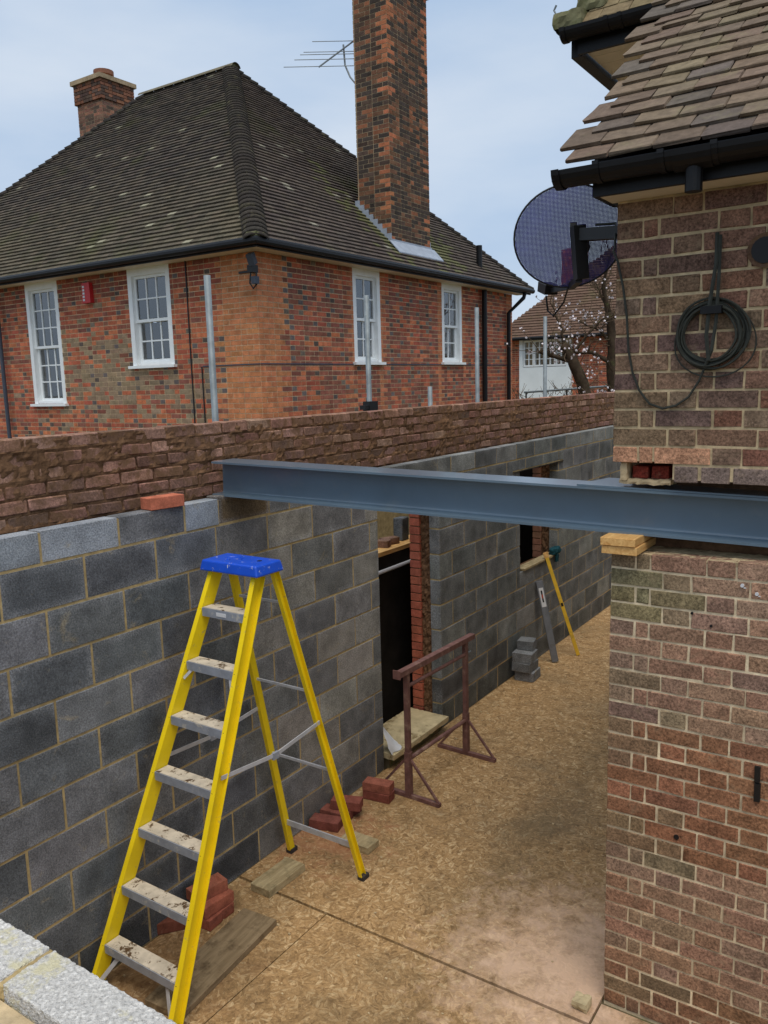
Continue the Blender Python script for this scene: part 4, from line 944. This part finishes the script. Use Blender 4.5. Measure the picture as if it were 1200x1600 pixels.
# ================================================================ loose bricks
def frogbrick():
    mb = MB(); l, w, h = .1075, .051, .0325; i1, i2 = (.085, .030), (.075, .022); z2 = h-.014
    mb.v = [Vector(q) for q in [(-l,-w,-h),(l,-w,-h),(l,w,-h),(-l,w,-h),(-l,-w,h),(l,-w,h),(l,w,h),(-l,w,h)]+[(-i1[0],-i1[1],h),(i1[0],-i1[1],h),(i1[0],i1[1],h),(-i1[0],i1[1],h)]+[(-i2[0],-i2[1],z2),(i2[0],-i2[1],z2),(i2[0],i2[1],z2),(-i2[0],i2[1],z2)]]
    for f in ((0,3,2,1),(0,1,5,4),(1,2,6,5),(2,3,7,6),(3,0,4,7),(4,5,9,8),(5,6,10,9),(6,7,11,10),(7,4,8,11),(8,9,13,12),(9,10,14,13),(10,11,15,14),(11,8,12,15),(12,13,14,15)): mb.face(f)
    return mb.mesh('loose_brick')
FB = frogbrick(); FB.materials.append(MAT['new_brick'])
def lb(x, y, z, rz, label, c=(140,82,66), group=None, rx=0, ry=0, solid=True):
    me = chamfer(.215, .1025, .065, .003, .0012, 3, 'new_brick') if solid else FB
    o = inst('loose_brick', me, None, None, (x, y, z+.0325), (rx, ry, rz), vary(lin(*c, 1.15), .08)); tag(o, label, 'brick', group); return o
lb(-.035, -2.03, 2.402, math.pi/2-.12, 'single clean orange-red brick lying on top of the block wall', (186,110,86))
lb(.125, -2.09, .0005, .03, 'dark red brick at the bottom of the small pile, next to the long plank'); lb(.118, -1.982, .0005, -.03, 'dark red brick at the bottom of the small pile, farther from the long plank')
lb(.165, -2.03, .0665, 1.50, 'dark red brick laid crosswise in the middle of the small pile', (146,86,68)); lb(.115, -2.03, .1325, 1.36, 'dark red brick with an open hollow on top of the small pile', (146,90,72), None, 0, 0, False)
lb(.03, -2.2, .0005, .9, 'dark red brick lying against the block wall behind the ladder rail', (114,68,54))
lb(.12, -.915, .0005, .25, 'dark red brick tipped at the near end of the row beside the wall', (112,66,58)); lb(.11, -.78, .0005, .12, 'dark red brick in the middle of the row beside the block wall', (120,72,62)); lb(.10, -.655, .0005, -.1, 'dark red brick at the far end of the row beside the wall', (108,64,58), None, 0, 0, False)
lb(.16, -.72, .067, .35, 'dark red brick laid on top of the row beside the block wall', (120,70,60))
lb(.215, -.40, .0005, .12, 'lower of two dark red bricks stacked by the trestle foot', (112,64,54)); lb(.21, -.395, .0665, .20, 'upper of two dark red bricks stacked by the trestle foot', (132,80,66))

# timber offcuts on the floor
def board(label, mat, x, y, z, L, w, h, rz, sd):
    o = inst('timber_offcut', chamfer(w, L, h, .003, .0025, sd, mat), None, None, (x, y, z+h/2), (0, 0, rz)); return tag(o, label, 'timber')
board('wide weathered brown plank lying flat beside the ladder', 'old_plank', .44, -2.30, .0005, .80, .235, .038, .10, 31)
board('short pale grey-green timber offcut near the board seam', 'grey_timber', .245, -1.56, .0005, .335, .155, .048, -.02, 32)
board('short pale timber offcut lying under the ladder rear bar', 'grey_timber', .45, -.985, .0005, .13, .235, .048, 0.0, 33)

# stacked block pieces
for i, (x, y, rz, ex, lab) in enumerate(((.155, 2.43, .05, 0, 'bottom grey block of the small stack against the block wall'), (.14, 2.40, -.03, 0, 'second grey block up in the small stack against the block wall'), (.135, 2.41, .10, 0, 'third grey block up in the small stack against the block wall'), (.12, 2.49, .18, 0, 'topmost grey block piece of the small stack against the block wall'))):
    o = inst('stacked_block', chamfer(.20 if i < 3 else .17, .215 if i < 3 else .16, .098, .005, .004, 40+i, 'concrete_block'), None, None, (x, y, .0495+i*.0985), (0, 0, rz), vary(lin(96,98,100,1.45), .1)); tag(o, lab, 'block')

# spirit levels
def leaner(name, label, foot, top, w, th, mat, cat):
    foot, top = Vector(foot), Vector(top); t = thing(name, label, cat, foot); ax = (top-foot); n = ax.normalized(); wv = Vector((.83, .56, 0)); wv = (wv-n*wv.dot(n)).normalized(); tv = n.cross(wv)
    mb = MB(); mb.obox((foot+top)/2, ax/2, wv*w/2, tv*th/2); b = put('body', mb, MAT[mat], t); return t, foot, n, ax.length, wv, tv
t, f, n, L, wv, tv = leaner('spirit_level', 'grey aluminium spirit level leaning against the block wall', (.225, 3.0, .012), (.036, 3.0, .885), .072, .026, 'level_grey', 'spirit level')
sg = -1 if tv.dot(Vector((.5, -.8, .2))) < 0 else 1
put('label_plate', MB().obox(f+n*(L*.80)+tv*sg*.0138, n*.105, wv*.024, tv*.0008), MAT['print_white'], t)
for k, mt in ((.86, 'print_black'), (.815, 'print_red'), (.765, 'print_black')): put('vial', MB().obox(f+n*(L*k)+tv*sg*.0153, n*.022, wv*.008, tv*.0008), MAT[mt], t)
put('edge_rib', MB().obox(f+n*(L*.5)+wv*.030+tv*sg*.014, n*(L/2-.005), wv*.005, tv*.002).obox(f+n*(L*.35)-wv*.030+tv*sg*.014, n*(L*.35-.005), wv*.005, tv*.002), MAT['level_grey'], t)
t, f, n, L, wv, tv = leaner('spirit_level', 'long slim yellow spirit level leaning on the window ledge', (.36, 3.33, .01), (.02, 3.21, 1.15), .038, .02, 'level_yellow', 'spirit level')
sg = -1 if tv.dot(Vector((.5, -.8, .2))) < 0 else 1
put('vial', MB().obox(f+n*(L*.5)+tv*sg*.011, n*.02, wv*.012, tv*.001), MAT['print_black'], t); put('end_cap', MB().obox(f+n*(L-.02), n*.03, wv*.026, tv*.0115), MAT['fresh_timber'], t)

# ledge board and rag in the window opening
o = put('ledge_board', MB().box(-.09, .02, 2.66, 3.62, 1.067, 1.088), MAT['grey_timber']); tag(o, 'thin pale board lying on the ledge of the window opening', 'board')
rg = lumpy(-.03, .05, 3.42, 3.60, 1.088, 1.16, .012, .014, 6)
L2 = lumpy(.022, .05, 3.46, 3.53, 1.0, 1.10, .012, .008, 9); n0 = len(rg.v); rg.v += L2.v; rg.f += [tuple(q+n0 for q in f) for f in L2.f]; rg.c += L2.c
o = put('rag', rg, MAT['cloth'], smooth=True); tag(o, 'crumpled dark teal rag hanging over the window ledge', 'rag')

# ================================================================ doorway: step, shade sheets, boards outside
ds = put('doorstep_slab', lumpy(-.33, .085, .015, .90, .088, .135, .03, .004, 2), MAT['slab_concrete'], smooth=True); tag(ds, 'worn yellowish concrete slab lying as a step in the doorway', 'slab')
o = put('rubble_bed', MB().box(-.32, .02, .04, .86, -.054, .087), MAT['ground_soil']); tag(o, 'dark soil bed under the doorway slab', 'soil')
bs = put('void_shade_sheet', MB().box(-.56, -.548, -1.2, 2.3, -.055, 1.515), MAT['void_sheet']); tag(bs, 'dark sheet added for the unlit void outside the doorway', 'sheet')  # added dark surface, stands in for the deep shade beyond the door
o = put('void_shade_sheet', MB().box(-.62, -.608, 2.34, 6.0, -.055, 2.3), MAT['void_sheet']); tag(o, 'dark sheet added for the unlit void outside the window opening', 'sheet')  # likewise added, darkens what shows through the window opening
o = inst('scaffold_board', chamfer(.225, 3.3, .038, .002, .001, 51, 'fresh_timber'), None, None, (-.66, .6, 1.536)); tag(o, 'pale scaffold board lying across above the dark void sheet outside the doorway', 'board')
o = put('scaffold_board', MB().box(-.60, -.564, -1.0, 2.3, 1.40, 1.514), MAT['old_plank']); tag(o, 'dark edge board behind the dark void sheet outside the doorway', 'board')
o = put('plastic_pipe', MB().tube([(-.525, -.6, 1.38), (-.525, 2.2, 1.395)], .018, 8), MAT['print_white']); tag(o, 'thin white plastic pipe crossing outside the doorway', 'pipe')
gw = put('garden_wall', MB().box(-1.55, -1.44, -3.5, 6.2, -.055, 1.92), MAT['block_mortar']); tag(gw, 'low pale garden wall glimpsed through the top of the doorway', 'wall')
o = inst('concrete_offcut', chamfer(.10, .12, .22, .006, .005, 61, 'concrete_block'), None, None, (-.70, 1.42, 1.666), None, lin(70,74,76,1.4)); tag(o, 'dark upright block offcut standing on the scaffold board', 'block')
for i, (y, z, rz, lab) in enumerate(((1.05, 1.556, .3, 'dusty brown brick on the scaffold board outside the doorway'), (1.20, 1.556, 1.2, 'dusty brown half brick beside the upright block offcut'))):
    o = inst('loose_brick', chamfer(.17, .10, .062, .006, .005, 70+i, 'rough_brick'), None, None, (-.69, y, z+.031), (0, 0, rz), vary(lin(110,86,74,1.4), .1)); tag(o, lab, 'brick')
o = put('plastic_bag', MB().strip([[(-.03+.02*i+.02*noise.noise(Vector((i*.7, j*.7, 2))), .0+.028*j+.012*noise.noise(Vector((i*.8, j*.8, 7))), .139+.05*(5-i)*(1-j*.13)+.012*noise.noise(Vector((i, j, 1)))) for j in range(7)] for i in range(6)]), MAT['print_white'], smooth=True); tag(o, 'scrunched white plastic bag just inside the doorway', 'bag')

# ================================================================ satellite dish
sdh = thing('satellite_dish', 'dark mesh satellite dish on a black bracket at the corner of the brick house', 'satellite dish', (2.2, -1.2, 3.6))
C0 = Vector((1.945, -1.14, 3.712)); n = Vector((-.46, .85, .25)).normalized(); a_ = n.cross(Vector((0,0,1))).normalized(); b_ = a_.cross(n); RA, RB = .262, .238
mb = MB(); N = 84; ids = {}
def dp(u, v): return C0+a_*u+b_*v+n*(.55*(u*u+v*v))
for i in range(N+1):
    for j in range(N+1):
        u, v = (i/N*2-1)*RA, (j/N*2-1)*RB
        if (u/RA)**2+(v/RB)**2 <= 1.0: ids[(i, j)] = len(mb.v); mb.v.append(dp(u, v))
for i in range(N):
    for j in range(N):
        q = [(i, j), (i+1, j), (i+1, j+1), (i, j+1)]
        if all(t in ids for t in q): mb.face([ids[t] for t in q])
plain('dish_mesh', lin(64,62,132,1.2), .45, .5, .2, .2, 20)
ms = put('mesh_reflector', mb, MAT['dish_mesh'], sdh); w = ms.modifiers.new('wire', 'WIREFRAME'); w.thickness = .0054; w.use_even_offset = False
put('rim', MB().tube([dp(RA*math.cos(t), RB*math.sin(t)) for t in [i*2*math.pi/48 for i in range(49)]], .005, 6, False), MAT['dark_metal'], sdh)
hub = C0-n*.05+a_*.05
put('wall_arm', MB().bar((XC+.02, -1.30, 3.675), (2.03, -1.24, 3.70), .05, .055), MAT['dark_metal'], sdh)
put('wall_plate', MB().box(XC-.012, XC+.012, -1.40, -1.2, 3.58, 3.77), MAT['dark_metal'], sdh)
put('clamp', MB().bar((2.025, -1.25, 3.74), (2.04, -1.235, 3.50), .045, .06).bar((2.0, -1.24, 3.745), (1.985, -1.2, 3.735), .03, .03).bar((2.03, -1.24, 3.60), C0-n*.0+a_*.08-b_*.03, .03, .05), MAT['dark_metal'], sdh)
lnb = Vector((1.70, -.84, 3.50))
put('feed_arm', MB().bar((2.03, -1.24, 3.50), C0-b_*.235+n*.03+a_*.02, .03, .03).bar(C0-b_*.235+n*.03+a_*.02, lnb, .02, .025), MAT['dark_metal'], sdh)
put('receiver', MB().bar(lnb+Vector((-.02,.02,.03)), lnb+Vector((.055,-.06,.0)), .07, .05).tube([lnb+Vector((.0,-.0,-.02)), lnb+Vector((.01,-.0,-.10)), lnb+Vector((.05,-.02,-.13)), lnb+Vector((.13,-.08,-.07)), C0-b_*.24], .005, 5), MAT['black_plastic'], sdh)
put('bolt', MB().tube([(2.09, -1.275, 3.705), (2.09, -1.26, 3.705)], .008, 7).tube([(2.15, -1.29, 3.70), (2.15, -1.27, 3.70)], .008, 7), MAT['galvanised'], sdh)

cc = thing('cable_coil', 'coil of dark cable hanging on the brick house wall with a loose loop', 'cable', (2.68, YP, 3.1))
for i in range(14):
    r = R.uniform(.098, .140); ox, oz = R.uniform(-.008,.008), R.uniform(-.008,.008); ph = R.uniform(0, 6)
    put('cable_turn', MB().tube([(2.680+ox+(r+.004*math.sin(3*t+ph))*math.cos(t), YP-.012-.022*((i % 4)/4)-.004*math.sin(2*t+ph), 3.205+oz+(r+.004*math.cos(2*t+ph))*math.sin(t)) for t in [k*2*math.pi/36 for k in range(37)]], .0044, 6, False), MAT['cable'], cc)
put('cable_turn', MB().tube([(2.695+.155*math.cos(t)*(1-.12*math.sin(t)), YP-.014, 3.185+.15*math.sin(t)) for t in [k*2*math.pi/36 for k in range(37)]], .0032, 6, False), MAT['cable'], cc)
put('hanging_tail', MB().tube([(2.690, YP-.01, 3.60), (2.694, YP-.03, 3.48), (2.676, YP-.035, 3.33), (2.668, YP-.04, 3.2), (2.68, YP-.04, 3.10)], .0085, 6).tube([(2.702, YP-.01, 3.59), (2.706, YP-.03, 3.42), (2.702, YP-.035, 3.25), (2.69, YP-.04, 3.14), (2.665, YP-.03, 3.08)], .0075, 6), MAT['cable'], cc)
put('tape_tie', MB().box(2.645, 2.725, YP-.058, YP-.008, 3.285, 3.315), MAT['black_plastic'], cc)
put('loose_loop', MB().tube([(2.672, YP-.02, 3.10), (2.640, YP-.014, 3.02), (2.60, YP-.012, 2.955), (2.55, YP-.010, 2.920), (2.495, YP-.010, 2.908), (2.44, YP-.010, 2.928), (2.395, YP-.010, 2.985), (2.365, YP-.010, 3.06), (2.345, YP-.010, 3.16), (2.335, YP-.010, 3.30), (2.318, YP-.012, 3.42), (2.292, YP-.012, 3.53), (XC-.012, YP+.01, 3.575), (XC-.03, YP+.08, 3.60), (2.2, -1.24, 3.73), (2.1, -1.22, 3.74)], .0052, 6), MAT['cable'], cc)

# ================================================================ scaffold tubes
for y, zt, lab in ((-.69, 3.84, 'speckled grey scaffold tube in front of the orange corner of the brick house'), (1.31, 3.84, 'pale grey scaffold tube standing in front of the narrow sash window'), (2.43, 2.99, 'short stub of scaffold tube just showing above the rough brick wall'), (3.51, 3.86, 'grey scaffold tube standing beside the black soil pipe'), (5.5, 3.86, 'pale scaffold tube standing in front of the distant white bay')):
    t = thing('scaffold_tube', lab, 'scaffold tube', (-.95, y, -.06), 'scaffold tubes behind the rough brick wall')
    put('tube', MB().tube([(-.95, y, -.06), (-.95, y, zt)], .0242, 14), MAT['galvanised'], t, smooth=True)
    if y == 1.31: put('coupler', MB().box(-.99, -.915, y-.05, y+.09, 2.78, 2.875).box(-.985, -.92, y-.11, y-.05, 2.80, 2.84), MAT['dark_metal'], t)

# rubble and crumbs on the floor
o = put('rubble_stone', lumpy(2.165, 2.245, -1.61, -1.53, .0005, .05, .02, .01, 4), MAT['slab_concrete']); tag(o, 'small grey lump of rubble on the boards near the brick wall foot', 'stone')
cr = MB(); rr_ = random.Random(8)
for i in range(260):
    x, y = (rr_.uniform(.03, 2.2), rr_.uniform(-2.7, 5.0)) if i % 3 else (rr_.uniform(.03, .25), rr_.uniform(-2.2, 5)); s = rr_.uniform(.003, .009)
    cr.obox((x, y, s*.4), (s, rr_.uniform(-.3,.3)*s, 0), (rr_.uniform(-.3,.3)*s, s*.7, 0), (0, 0, s*.5))
o = put('floor_crumbs', cr, MAT['house_mortar'], kind='stuff'); o['label'] = 'crumbs of mortar scattered over the boards'; o['category'] = 'debris'
